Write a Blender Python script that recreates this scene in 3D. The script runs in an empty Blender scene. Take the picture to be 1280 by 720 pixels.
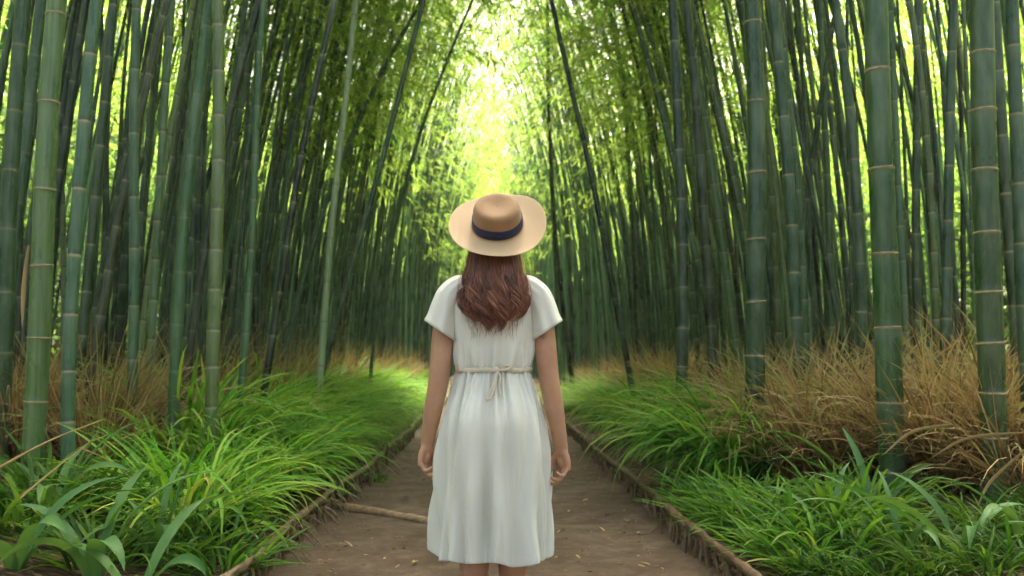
import bpy, math, random
import numpy as np
from mathutils import Vector, Matrix

rng = np.random.default_rng(11)
random.seed(5)
R = math.radians
S = bpy.context.scene
COL = S.collection

# ------------------------------------------------------------------ camera
FPX = 1108.0
CAMZ = 1.07
PITCH = math.atan((450 - 360) / FPX)
cd = bpy.data.cameras.new("camera")
cam = bpy.data.objects.new("camera", cd)
COL.objects.link(cam)
cam.location = (0, 0, CAMZ)
cam.rotation_euler = (math.pi / 2 + PITCH, 0, 0)
cd.sensor_width = 36.0
cd.lens = 36.0 * FPX / 1280.0
cd.clip_start = 0.05
cd.clip_end = 2000
cd.dof.use_dof = True
cd.dof.focus_distance = 3.6
cd.dof.aperture_fstop = 2.8
S.camera = cam


def at(px, py, Y):
    """point of the place on the sight line through a photo pixel at distance Y"""
    u, v = (px - 640) / FPX, (360 - py) / FPX
    c, s = math.cos(PITCH), math.sin(PITCH)
    d = np.array([u, c - v * s, s + v * c])
    return np.array([0, 0, CAMZ]) + d * (Y / d[1])


# ------------------------------------------------------------------ mesh helpers
def mk(name, V, F, mats, attrs=None, smooth=True, midx=None):
    V = np.asarray(V, dtype=np.float32)
    F = np.asarray(F, dtype=np.int32)
    me = bpy.data.meshes.new(name)
    n, k = F.shape
    me.vertices.add(len(V))
    me.vertices.foreach_set("co", V.ravel())
    me.loops.add(n * k)
    me.loops.foreach_set("vertex_index", F.ravel())
    me.polygons.add(n)
    me.polygons.foreach_set("loop_start", np.arange(0, n * k, k, dtype=np.int32))
    me.polygons.foreach_set("use_smooth", np.full(n, smooth, dtype=bool))
    for m in mats if isinstance(mats, (list, tuple)) else [mats]:
        me.materials.append(m)
    if midx is not None:
        me.polygons.foreach_set("material_index", np.asarray(midx, dtype=np.int32))
    me.update(calc_edges=True)
    for a, val in (attrs or {}).items():
        at_ = me.attributes.new(a, "FLOAT", "POINT")
        at_.data.foreach_set("value", np.asarray(val, dtype=np.float32).ravel())
    return me


def ob(name, me, parent=None, loc=None):
    o = bpy.data.objects.new(name, me)
    COL.objects.link(o)
    if parent is not None:
        o.parent = parent
    if loc is not None:
        o.location = loc
    return o


def thing(name, label, cat, loc=(0, 0, 0), rotz=0.0, group=None):
    o = ob(name, None, loc=loc)
    o.empty_display_size = 0.1
    o.rotation_euler = (0, 0, rotz)
    return tag(o, label, cat, group)


def tag(o, label, cat, group=None):
    o["label"] = label
    o["category"] = cat
    if group:
        o["group"] = group
    return o


class MB:
    """collects quads"""

    def __init__(s):
        s.V, s.F, s.A, s.n = [], [], {}, 0

    def add(s, V, F, **attrs):
        V = np.asarray(V, float).reshape(-1, 3)
        s.V.append(V)
        s.F.append(np.asarray(F, int) + s.n)
        s.n += len(V)
        for k in set(list(attrs) + list(s.A)):
            s.A.setdefault(k, [np.zeros(s.n - len(V))] if s.n > len(V) else [])
            v = attrs.get(k, 0.0)
            s.A[k].append(np.broadcast_to(np.asarray(v, float), (len(V),)))
        return s

    def mesh(s, name, mats, smooth=True):
        return mk(name, np.concatenate(s.V), np.concatenate(s.F), mats,
                  {k: np.concatenate(v) for k, v in s.A.items()}, smooth)


def grid_faces(n, m, wrap=True, off=0):
    """n rings of m points -> quads"""
    i = np.arange(n - 1)[:, None]
    j = np.arange(m if wrap else m - 1)[None, :]
    j2 = (j + 1) % m
    f = np.stack([i * m + j, i * m + j2, (i + 1) * m + j2, (i + 1) * m + j], -1)
    return f.reshape(-1, 4) + off


def norm(v):
    v = np.asarray(v, float)
    return v / np.maximum(np.linalg.norm(v, axis=-1, keepdims=True), 1e-9)


def tube(P, r, sides=6, ref=None, flat=None):
    """tube along a path; flat = (ratio) squashes across the second normal"""
    P = np.asarray(P, float)
    r = np.broadcast_to(np.asarray(r, float), (len(P),))
    T = norm(np.gradient(P, axis=0))
    if ref is None:
        m = T.mean(0)
        ref = np.eye(3)[np.argmin(np.abs(m))]
    N = norm(np.cross(T, ref))
    B = np.cross(T, N)
    a = np.linspace(0, 2 * math.pi, sides, endpoint=False)
    ca, sa = np.cos(a), np.sin(a)
    k = 1.0 if flat is None else flat
    V = P[:, None] + r[:, None, None] * (N[:, None] * ca[None, :, None] + B[:, None] * sa[None, :, None] * k)
    return V.reshape(-1, 3), grid_faces(len(P), sides)


def spline(pts, n):
    """Catmull-Rom through points"""
    p = np.asarray(pts, float)
    p = np.vstack([2 * p[0] - p[1], p, 2 * p[-1] - p[-2]])
    m = len(p) - 3
    t = np.linspace(0, m, n)
    i = np.minimum(t.astype(int), m - 1)
    u = (t - i)[:, None]
    a, b, c, d = p[i], p[i + 1], p[i + 2], p[i + 3]
    return 0.5 * (2 * b + (c - a) * u + (2 * a - 5 * b + 4 * c - d) * u ** 2 + (3 * b - a - 3 * c + d) * u ** 3)


def blades(base, az, length, width, phi0, phi1, segs=6, p=1.3, across=2, keel=0.25, twist=None, side=None):
    """arching strap leaves.  phi = angle from vertical; side curl bends the azimuth along the blade"""
    n = len(az)
    s = np.linspace(0, 1, segs + 1)
    phi = phi0[:, None] + (phi1 - phi0)[:, None] * s[None] ** p
    azs = az[:, None] + (0 if side is None else side[:, None] * s[None] ** 1.5)
    d = np.stack([np.sin(phi) * np.cos(azs), np.sin(phi) * np.sin(azs), np.cos(phi)], -1)
    step = (length / segs)[:, None, None] * d
    pos = base[:, None] + np.concatenate([np.zeros((n, 1, 3)), np.cumsum(0.5 * (step[:, :-1] + step[:, 1:]), 1)], 1)
    wd = np.stack([-np.sin(azs), np.cos(azs), np.zeros_like(azs)], -1)
    nn = np.cross(d, wd)
    if twist is not None:
        tw = twist[:, None] * s[None]
        wd = wd * np.cos(tw)[..., None] + nn * np.sin(tw)[..., None]
        nn = np.cross(d, wd)
    prof = (0.55 + 0.9 * s - 0.4 * s ** 2) * (1 - s ** 3.2) + 0.02
    w = 0.5 * width[:, None, None] * prof[None, :, None]
    if across == 2:
        V = np.stack([pos - wd * w, pos + wd * w], 2)
    else:
        V = np.stack([pos - wd * w, pos - nn * w * keel * 2, pos + wd * w], 2)
    k = V.shape[2]
    f1 = grid_faces(segs + 1, k, wrap=False)
    F = (f1[None] + (np.arange(n) * (segs + 1) * k)[:, None, None]).reshape(-1, 4)
    along = np.broadcast_to(s[None, :, None], (n, segs + 1, k))
    return V.reshape(-1, 3), F, along.ravel(), np.repeat(np.arange(n), (segs + 1) * k)


# ------------------------------------------------------------------ materials
def mat(name):
    m = bpy.data.materials.new(name)
    m.use_nodes = True
    nt = m.node_tree
    nt.nodes.clear()
    out = nt.nodes.new("ShaderNodeOutputMaterial")
    return m, nt, out


def N(nt, typ, **kw):
    n = nt.nodes.new(typ)
    for k, v in kw.items():
        if k in n.inputs:
            n.inputs[k].default_value = v
        else:
            setattr(n, k, v)
    return n


def L(nt, a, b):
    nt.links.new(a, b)


def mixc(nt, fac, a, b, blend="MIX"):
    m = nt.nodes.new("ShaderNodeMix")
    m.data_type = "RGBA"
    m.blend_type = blend
    for sock, v in ((m.inputs[0], fac), (m.inputs[6], a), (m.inputs[7], b)):
        if isinstance(v, (int, float)):
            sock.default_value = v
        elif isinstance(v, tuple):
            sock.default_value = (*v, 1) if len(v) == 3 else v
        else:
            L(nt, v, sock)
    return m.outputs[2]


def ramp(nt, src, stops):
    r = nt.nodes.new("ShaderNodeValToRGB")
    el = r.color_ramp.elements
    while len(el) < len(stops):
        el.new(0.5)
    for e, (p, c) in zip(el, stops):
        e.position = p
        e.color = (*c, 1) if len(c) == 3 else c
    L(nt, src, r.inputs[0])
    return r.outputs[0]


def noise(nt, scale, detail=4, rough=0.6, vec=None, dist=0.0):
    n = N(nt, "ShaderNodeTexNoise")
    n.inputs["Scale"].default_value = scale
    n.inputs["Detail"].default_value = detail
    n.inputs["Roughness"].default_value = rough
    n.inputs["Distortion"].default_value = dist
    if vec is not None:
        L(nt, vec, n.inputs["Vector"])
    return n.outputs[0]


def attr(nt, name):
    a = nt.nodes.new("ShaderNodeAttribute")
    a.attribute_name = name
    return a.outputs["Fac"]


def objcoord(nt):
    return nt.nodes.new("ShaderNodeTexCoord").outputs["Object"]


def mapped(nt, vec, scale):
    m = nt.nodes.new("ShaderNodeMapping")
    m.inputs["Scale"].default_value = scale
    L(nt, vec, m.inputs["Vector"])
    return m.outputs[0]


def bump(nt, h, strength, dist=0.01):
    b = nt.nodes.new("ShaderNodeBump")
    b.inputs["Strength"].default_value = strength
    b.inputs["Distance"].default_value = dist
    L(nt, h, b.inputs["Height"])
    return b.outputs[0]


def principled(nt, out, col, rough=0.6, normal=None, spec=0.5, **kw):
    b = nt.nodes.new("ShaderNodeBsdfPrincipled")
    for k, v in (("Base Color", col), ("Roughness", rough)):
        if isinstance(v, tuple):
            b.inputs[k].default_value = (*v, 1)
        elif isinstance(v, (int, float)):
            b.inputs[k].default_value = v
        else:
            L(nt, v, b.inputs[k])
    b.inputs["Specular IOR Level"].default_value = spec
    for k, v in kw.items():
        b.inputs[k.replace("_", " ")].default_value = v
    if normal is not None:
        L(nt, normal, b.inputs["Normal"])
    if out is not None:
        L(nt, b.outputs[0], out.inputs[0])
    return b


def leafy(nt, out, col, tcol, fac, rough=0.45, spec=0.28):
    b = principled(nt, None, col, rough, spec=spec)
    t = nt.nodes.new("ShaderNodeBsdfTranslucent")
    L(nt, tcol, t.inputs[0])
    m = nt.nodes.new("ShaderNodeMixShader")
    m.inputs[0].default_value = fac
    L(nt, b.outputs[0], m.inputs[1])
    L(nt, t.outputs[0], m.inputs[2])
    L(nt, m.outputs[0], out.inputs[0])


def mat_culm():
    m, nt, out = mat("bamboo_skin")
    oc = objcoord(nt)
    info = nt.nodes.new("ShaderNodeObjectInfo")
    base = info.outputs["Color"]
    # long vertical streaks of lighter and darker skin
    st = noise(nt, 1.0, 5, 0.65, mapped(nt, oc, (60, 60, 1.6)))
    bl = noise(nt, 1.0, 4, 0.6, mapped(nt, oc, (9, 9, 2.2)))
    hv = nt.nodes.new("ShaderNodeMath"); hv.operation = "ADD"; hv.inputs[1].default_value = 1.0
    L(nt, attr(nt, "shade"), hv.inputs[0])
    base = mixc(nt, 1.0, base, hv.outputs[0], "MULTIPLY")
    c = mixc(nt, ramp(nt, st, [(0.35, (0, 0, 0)), (0.7, (1.0,) * 3)]), mixc(nt, 1.0, base, (0.78, 0.78, 0.78), "MULTIPLY"), mixc(nt, 1.0, base, (1.5, 1.4, 1.25), "MULTIPLY"))
    c = mixc(nt, ramp(nt, bl, [(0.48, (0, 0, 0)), (0.72, (0.65,) * 3)]), c, mixc(nt, 0.6, base, (0.22, 0.28, 0.19)))
    bl2 = noise(nt, 1.0, 4, 0.6, mapped(nt, oc, (14, 14, 3.1)))
    c = mixc(nt, ramp(nt, bl2, [(0.56, (0, 0, 0)), (0.8, (0.6,) * 3)]), c, (0.09, 0.085, 0.03))
    def scaled(name, k):
        x = nt.nodes.new("ShaderNodeMath"); x.operation = "MULTIPLY"; x.inputs[1].default_value = k
        L(nt, attr(nt, name), x.inputs[0])
        y = nt.nodes.new("ShaderNodeMath"); y.operation = "MULTIPLY"
        L(nt, x.outputs[0], y.inputs[0])
        L(nt, ramp(nt, info.outputs["Random"], [(0.0, (0.25,) * 3), (1.0, (1,) * 3)]), y.inputs[1])
        return y.outputs[0]
    c = mixc(nt, scaled("wax", 0.35), c, (0.24, 0.31, 0.23))
    c = mixc(nt, scaled("dark", 0.8), c, (0.028, 0.036, 0.02))
    c = mixc(nt, scaled("ring", 0.75), c, (0.34, 0.29, 0.15))
    rr = ramp(nt, bl, [(0.3, (0.2,) * 3), (0.7, (0.4,) * 3)])
    principled(nt, out, c, rr, normal=bump(nt, st, 0.12, 0.004), spec=0.5)
    return m


def mat_leaf(name, stops, tstops, fac, rough=0.45, tipcol=None, usecolor=False):
    m, nt, out = mat(name)
    t = attr(nt, "tint")
    c = ramp(nt, t, stops)
    tc = ramp(nt, t, tstops)
    if tipcol:
        s = attr(nt, "along")
        f = ramp(nt, s, [(0.72, (0, 0, 0)), (1.0, (0.8,) * 3)])
        ff = nt.nodes.new("ShaderNodeMath"); ff.operation = "MULTIPLY"
        L(nt, f, ff.inputs[0])
        L(nt, ramp(nt, t, [(0.45, (0.15,) * 3), (0.8, (1,) * 3)]), ff.inputs[1])
        c = mixc(nt, ff.outputs[0], c, tipcol)
        tc = mixc(nt, ff.outputs[0], tc, tipcol)
    if usecolor:
        info = nt.nodes.new("ShaderNodeObjectInfo")
        c = mixc(nt, 1.0, c, info.outputs["Color"], "MULTIPLY")
        tc = mixc(nt, 1.0, tc, info.outputs["Color"], "MULTIPLY")
    leafy(nt, out, c, tc, fac, rough)
    return m


M_CULM = mat_culm()
M_LEAF = mat_leaf("bamboo_leaf",
                  [(0.0, (0.06, 0.125, 0.02)), (0.5, (0.11, 0.19, 0.03)), (1.0, (0.18, 0.25, 0.05))],
                  [(0.0, (0.25, 0.43, 0.06)), (0.5, (0.40, 0.59, 0.11)), (1.0, (0.53, 0.67, 0.17))], 0.62, usecolor=True)
M_GRASS = mat_leaf("border_grass",
                   [(0.0, (0.03, 0.105, 0.012)), (0.5, (0.095, 0.245, 0.026)), (0.9, (0.20, 0.35, 0.05)), (1.0, (0.32, 0.33, 0.08))],
                   [(0.0, (0.06, 0.18, 0.015)), (0.5, (0.16, 0.38, 0.025)), (1.0, (0.32, 0.43, 0.05))], 0.4, 0.6,
                   tipcol=(0.3, 0.27, 0.1), usecolor=True)
M_BROAD = mat_leaf("broad_leaf",
                   [(0.0, (0.04, 0.12, 0.03)), (0.5, (0.075, 0.18, 0.05)), (1.0, (0.12, 0.24, 0.06))],
                   [(0.0, (0.05, 0.16, 0.02)), (1.0, (0.15, 0.28, 0.04))], 0.3, 0.5)
M_DRY = mat_leaf("dry_blade",
                 [(0.0, (0.085, 0.045, 0.02)), (0.4, (0.27, 0.145, 0.06)), (0.85, (0.50, 0.35, 0.17)), (1.0, (0.28, 0.30, 0.09))],
                 [(0.0, (0.14, 0.08, 0.03)), (1.0, (0.40, 0.30, 0.11))], 0.3, 0.7)


def mat_path():
    m, nt, out = mat("trodden_earth")
    oc = objcoord(nt)
    a = noise(nt, 1.1, 6, 0.6, oc)
    b = noise(nt, 14, 8, 0.7, oc)
    g = noise(nt, 90, 6, 0.7, oc)
    md = noise(nt, 4.5, 6, 0.7, oc, 0.4)
    c = ramp(nt, a, [(0.3, (0.088, 0.060, 0.040)), (0.55, (0.138, 0.098, 0.066)), (0.75, (0.19, 0.142, 0.10))])
    c = mixc(nt, ramp(nt, b, [(0.4, (0,) * 3), (0.62, (0.6,) * 3)]), c, (0.07, 0.044, 0.028))
    c = mixc(nt, ramp(nt, g, [(0.56, (0,) * 3), (0.7, (0.55,) * 3)]), c, (0.24, 0.18, 0.125))
    c = mixc(nt, ramp(nt, md, [(0.42, (0,) * 3), (0.62, (0.7,) * 3)]), c, (0.055, 0.034, 0.021))
    vo = N(nt, "ShaderNodeTexVoronoi"); vo.inputs["Scale"].default_value = 60
    L(nt, oc, vo.inputs["Vector"])
    peb = ramp(nt, vo.outputs["Distance"], [(0.0, (1,) * 3), (0.35, (0,) * 3)])
    add = mixc(nt, 0.5, g, peb)
    add = mixc(nt, 0.5, add, b)
    principled(nt, out, c, 0.9, normal=bump(nt, add, 0.75, 0.015), spec=0.2)
    return m


def mat_ground():
    m, nt, out = mat("leaf_litter_soil")
    oc = objcoord(nt)
    a = noise(nt, 3, 6, 0.65, oc)
    vo = N(nt, "ShaderNodeTexVoronoi"); vo.inputs["Scale"].default_value = 22
    L(nt, mapped(nt, oc, (1, 1.7, 1)), vo.inputs["Vector"])
    hsv = nt.nodes.new("ShaderNodeSeparateColor")
    L(nt, vo.outputs["Color"], hsv.inputs[0])
    c = ramp(nt, hsv.outputs[0], [(0.0, (0.04, 0.025, 0.014)), (0.5, (0.09, 0.055, 0.028)), (0.8, (0.16, 0.10, 0.05)), (1.0, (0.24, 0.17, 0.08))])
    c = mixc(nt, ramp(nt, a, [(0.4, (0,) * 3), (0.65, (0.8,) * 3)]), c, (0.035, 0.024, 0.015))
    principled(nt, out, c, 0.85, normal=bump(nt, vo.outputs["Distance"], 0.8, 0.03), spec=0.2)
    return m


def mat_wood(name, c0, c1, scale=(40, 40, 4), rough=0.8):
    m, nt, out = mat(name)
    oc = objcoord(nt)
    a = noise(nt, 1, 7, 0.65, mapped(nt, oc, scale))
    b = noise(nt, 9, 4, 0.6, oc)
    c = ramp(nt, a, [(0.3, c0), (0.7, c1)])
    c = mixc(nt, ramp(nt, b, [(0.5, (0,) * 3), (0.75, (0.6,) * 3)]), c, tuple(x * 0.45 for x in c0))
    principled(nt, out, c, rough, normal=bump(nt, a, 0.6, 0.01), spec=0.25)
    return m


M_PATH, M_GROUND = mat_path(), mat_ground()
M_RAIL = mat_wood("weathered_rail", (0.075, 0.042, 0.023), (0.19, 0.12, 0.068), (60, 9, 60))
M_RAILP = mat_wood("pale_rail", (0.10, 0.068, 0.038), (0.30, 0.22, 0.13), (60, 9, 60))
M_STAKE = mat_wood("rough_stick", (0.08, 0.05, 0.028), (0.21, 0.14, 0.08))
M_LOG = mat_wood("step_log", (0.18, 0.11, 0.06), (0.38, 0.27, 0.16), (9, 60, 60))
M_RING, nt, out = mat("tan_node_ring")
principled(nt, out, ramp(nt, noise(nt, 30, 4, 0.6, objcoord(nt)), [(0.3, (0.20, 0.15, 0.06)), (0.7, (0.42, 0.34, 0.17))]), 0.6)
M_TWIG, nt, out = mat("bamboo_twig")
principled(nt, out, (0.09, 0.13, 0.05), 0.6)

# ------------------------------------------------------------------ ground and path
def pcx(Y):
    Y = np.asarray(Y, float)
    return -0.0225 * Y


HALF = 1.09


def rnd1(Y, k):
    return np.sin(Y * 1.7 + k) * 0.5 + np.sin(Y * 0.63 + 2.1 * k) * 0.6 + np.sin(Y * 4.1 + 3.3 * k) * 0.25


def ledge(Y):
    return pcx(Y) - HALF + 0.035 * rnd1(np.asarray(Y), 1.0)


def redge(Y):
    return pcx(Y) + HALF + 0.025 * rnd1(np.asarray(Y), 2.6)


def gz(x, y):
    """height of the forest floor"""
    x, y = np.asarray(x, float), np.asarray(y, float)
    d = np.abs(x - pcx(y)) - HALF
    t = np.clip((d + 0.02) / 0.10, 0, 1)
    t2 = np.clip((d - 0.05) / 1.5, 0, 1)
    bank = 0.10 * t * t * (3 - 2 * t) + 0.24 * t2 * t2 * (3 - 2 * t2)
    und = 0.05 * np.sin(0.9 * x + 0.5 * y) * np.sin(0.6 * y - 0.3 * x) * np.clip(d, 0, 1)
    return bank + und


def structure(o):
    o["kind"] = "structure"
    return o


xs = np.unique(np.concatenate([np.linspace(-80, -30, 12), np.linspace(-30, -4, 40), np.linspace(-4, 4, 180), np.linspace(4, 30, 40), np.linspace(30, 80, 12)]))
ys = np.unique(np.concatenate([np.linspace(-60, -6, 12), np.linspace(-6, 30, 180), np.linspace(30, 70, 50), np.linspace(70, 120, 16)]))
X, Yg = np.meshgrid(xs, ys, indexing="ij")
Z = gz(X, Yg) - 0.006
structure(ob("ground", mk("ground", np.stack([X, Yg, Z], -1).reshape(-1, 3), grid_faces(len(xs), len(ys), wrap=False)[:, ::-1], M_GROUND)))
yy = np.linspace(-6, 60, 420)
uu = np.linspace(-1, 1, 44)
PX = pcx(yy)[:, None] + uu[None] * (HALF + 0.02)
PZ = 0.006 + 0.012 * np.sin(3 * PX + 0.7 * yy[:, None]) * np.sin(1.3 * yy[:, None]) * (1 - uu[None] ** 2) + 0.02 * np.abs(uu[None]) ** 6 \
    + 0.004 * np.sin(11 * PX + 2 * np.sin(5 * yy[:, None])) * np.sin(9 * yy[:, None] + PX * 3)
PV = np.stack([PX, np.broadcast_to(yy[:, None], PX.shape), PZ + 0.014], -1).reshape(-1, 3)
structure(ob("path", mk("path", PV, grid_faces(len(yy), len(uu), wrap=False)[:, ::-1], M_PATH)))

# ------------------------------------------------------------------ bamboo
def culm_rings(H, spacing0, seed, first=0.12):
    r_ = np.random.default_rng(seed)
    z, zs = first, []
    while z < H - 0.1:
        zs.append(z)
        k = z / H
        z += spacing0 * (0.75 + 0.7 * min(1, k * 3) - 0.45 * max(0, k - 0.5)) * r_.uniform(0.9, 1.1)
    return np.array(zs)


OFFS = np.array([-0.11, -0.045, -0.012, -0.004, 0.003, 0.011, 0.040])
RK = np.array([1.0, 1.0, 1.01, 1.04, 1.03, 0.985, 1.0])
WAX = np.array([0, 0.45, 0.9, 0, 0, 0, 0])
RING = np.array([0, 0, 0, 1.0, 1.0, 0, 0])
DARK = np.array([0, 0, 0, 0, 0, 1.0, 0])


def culm_geo(H, r0, path, spacing, seed, sides=9, lo=False, first=0.12):
    """path(h) -> xyz offset of the axis at height h.  Returns V, F, node attribute"""
    nz = culm_rings(H, spacing, seed, first)
    if lo:
        zs = np.concatenate([[-0.2], np.linspace(0.6, H, 14)])
        nd = np.zeros((len(zs), 3))
        rk = np.ones(len(zs))
    else:
        zs, nd, rk = [-0.25], [(0, 0, 0)], [1.0]
        for z in nz:
            for o_, k_, *n_ in zip(OFFS, RK, WAX, RING, DARK):
                if z + o_ > zs[-1] + 0.002:
                    zs.append(z + o_); nd.append(n_); rk.append(k_)
        zs.append(H); nd.append((0, 0, 0)); rk.append(1)
        zs, nd, rk = map(np.array, (zs, nd, rk))
    rad = r0 * rk * (1 - 0.88 * np.clip(zs / H, 0, 1) ** 1.4)
    P = path(zs)
    V, F = tube(P, rad, sides, ref=np.array([0.0, 1.0, 0.0]))
    return V, F, dict(zip(("wax", "ring", "dark"), np.repeat(nd, sides, 0).T)), nz


def foliage_geo(H, path, nodes, h0, seed, nb=2, nt_=3, nl=5, blen=1.5, leaf=(0.13, 0.021), twig=True):
    """plumes of narrow leaves on drooping side branches"""
    r_ = np.random.default_rng(seed)
    mb = MB()
    Ls, Ld, Lw, Lt = [], [], [], []
    for z in nodes[nodes > h0]:
        k = (z - h0) / (H - h0)
        c0 = path(np.array([z]))[0]
        a0 = r_.uniform(0, 2 * math.pi)
        shade = r_.uniform(0.1, 0.8)
        for b in range(nb):
            az = a0 + b * 2.4 + r_.normal(0, 0.3)
            ln = blen * (0.55 + 0.75 * math.sin(math.pi * min(1, 0.25 + 0.75 * k))) * r_.uniform(0.6, 1.2)
            s = np.linspace(0, 1, 9)
            phi = R(r_.uniform(38, 60)) + (R(r_.uniform(95, 150)) - R(45)) * s ** 1.2
            st = ln / 8
            d = np.stack([np.sin(phi) * math.cos(az), np.sin(phi) * math.sin(az), np.cos(phi)], -1)
            P = c0 + np.concatenate([[np.zeros(3)], np.cumsum(d[:-1] * st, 0)])
            if twig:
                v, f = tube(P, np.linspace(0.008, 0.002, 9), 3)
                mb.add(v, f, tint=0.0, wood=1.0)
            m = nt_
            u = np.sort(r_.uniform(0.15, 1.0, m)) * 7.99
            i = u.astype(int)
            p = P[i] + (P[i + 1] - P[i]) * (u - i)[:, None]
            td = d[i]
            sidev = norm(np.cross(td, [0, 0, 1]))
            sg = np.where(np.arange(m) % 2 == 0, 1, -1)[:, None]
            tdir = norm(td + sg * sidev * r_.uniform(0.4, 1.2, (m, 1)) + r_.normal(0, 0.25, (m, 3)) + np.array([0, 0, -0.25]))
            tl = r_.uniform(0.14, 0.36, m)
            q = np.linspace(0.15, 1.0, nl)
            pts = p[:, None] + tdir[:, None] * (tl[:, None] * q[None])[..., None]
            pts[..., 2] -= (tl[:, None] * q[None] ** 2) * 0.35
            ld = norm(tdir[:, None] * 0.8 + r_.normal(0, 0.5, (m, nl, 3)) + np.array([0, 0, -0.55]))
            Ls.append(pts.reshape(-1, 3)); Ld.append(ld.reshape(-1, 3))
            Lt.append(np.clip(shade + r_.normal(0, 0.16, m * nl), 0, 1))
    P, D, T = np.concatenate(Ls), np.concatenate(Ld), np.concatenate(Lt)
    n = len(P)
    ln = leaf[0] * r_.uniform(0.7, 1.25, n)[:, None]
    w = leaf[1] * r_.uniform(0.7, 1.25, n)[:, None]
    sv = norm(np.cross(D, r_.normal(0, 1, (n, 3))))
    nv = np.cross(D, sv)
    V = np.stack([P, P + D * ln * 0.38 + sv * w * 0.5 - nv * w * 0.1, P + D * ln + np.array([0, 0, -1]) * ln * 0.12,
                  P + D * ln * 0.38 - sv * w * 0.5 - nv * w * 0.1], 1)
    mb.add(V.reshape(-1, 3), np.arange(n * 4).reshape(-1, 4), tint=np.repeat(T, 4))
    return mb


PALETTE = np.array([
    (0.042, 0.100, 0.046), (0.055, 0.120, 0.050), (0.034, 0.085, 0.046), (0.065, 0.130, 0.078), (0.050, 0.110, 0.072),
    (0.080, 0.145, 0.050), (0.105, 0.155, 0.050), (0.030, 0.064, 0.032), (0.060, 0.125, 0.060), (0.020, 0.034, 0.018),
    (0.13, 0.175, 0.12), (0.13, 0.15, 0.05)])

PROTO = []
for i in range(16):
    r_ = np.random.default_rng(100 + i)
    H = r_.uniform(10.5, 13.5)
    k2 = r_.uniform(0.010, 0.024)
    if i >= 12:
        k2 = r_.uniform(0.020, 0.028)
    lean = r_.uniform(-0.03, 0.05)
    wob = r_.uniform(0.01, 0.05, 2)
    ph = r_.uniform(0, 6, 2)
    def path(h, k2=k2, lean=lean, wob=wob, ph=ph, H=H):
        h = np.asarray(h, float)
        hh = np.maximum(h, 0)
        x = lean * hh + k2 * hh ** 2 + wob[0] * np.sin(hh * 0.9 + ph[0]) - wob[0] * math.sin(ph[0])
        y = wob[1] * (np.sin(hh * 0.7 + ph[1]) - math.sin(ph[1])) * 1.5
        z = h - 0.022 * np.clip(hh - 0.55 * H, 0, None) ** 2
        return np.stack([x, y, z], -1)
    r0 = r_.uniform(0.040, 0.056)
    V, F, nd, nz = culm_geo(H, r0, path, 0.32, 300 + i, 9)
    cm = mk("culm", V, F, M_CULM, nd)
    fol = foliage_geo(H, path, nz, H * r_.uniform(0.36, 0.5), 500 + i)
    fm = fol.mesh("foliage", M_LEAF, smooth=False)
    fm2 = foliage_geo(H, path, nz, H * 0.34, 560 + i, nt_=6, nl=6, blen=1.9).mesh("foliage", M_LEAF, smooth=False)
    lof = foliage_geo(H, path, nz[::3], H * 0.34, 700 + i, nt_=4, nl=4, leaf=(0.18, 0.034), twig=False)
    PROTO.append(dict(k2=k2, H=H, r0=r0, path=path, cm=cm, fm=fm, fm2=fm2, lo=(np.concatenate(lof.V), np.concatenate(lof.F), np.concatenate(lof.A["tint"]))))


ARCHING = PROTO[12:] + sorted(PROTO[:12], key=lambda q: q['k2'])[9:]
PROTO = PROTO[:12]


def leafcolor(r_, y):
    v = r_.uniform(0.75, 1.2)
    return (v * r_.uniform(0.85, 1.2), v, v * r_.uniform(0.7, 1.1), 1)


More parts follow.
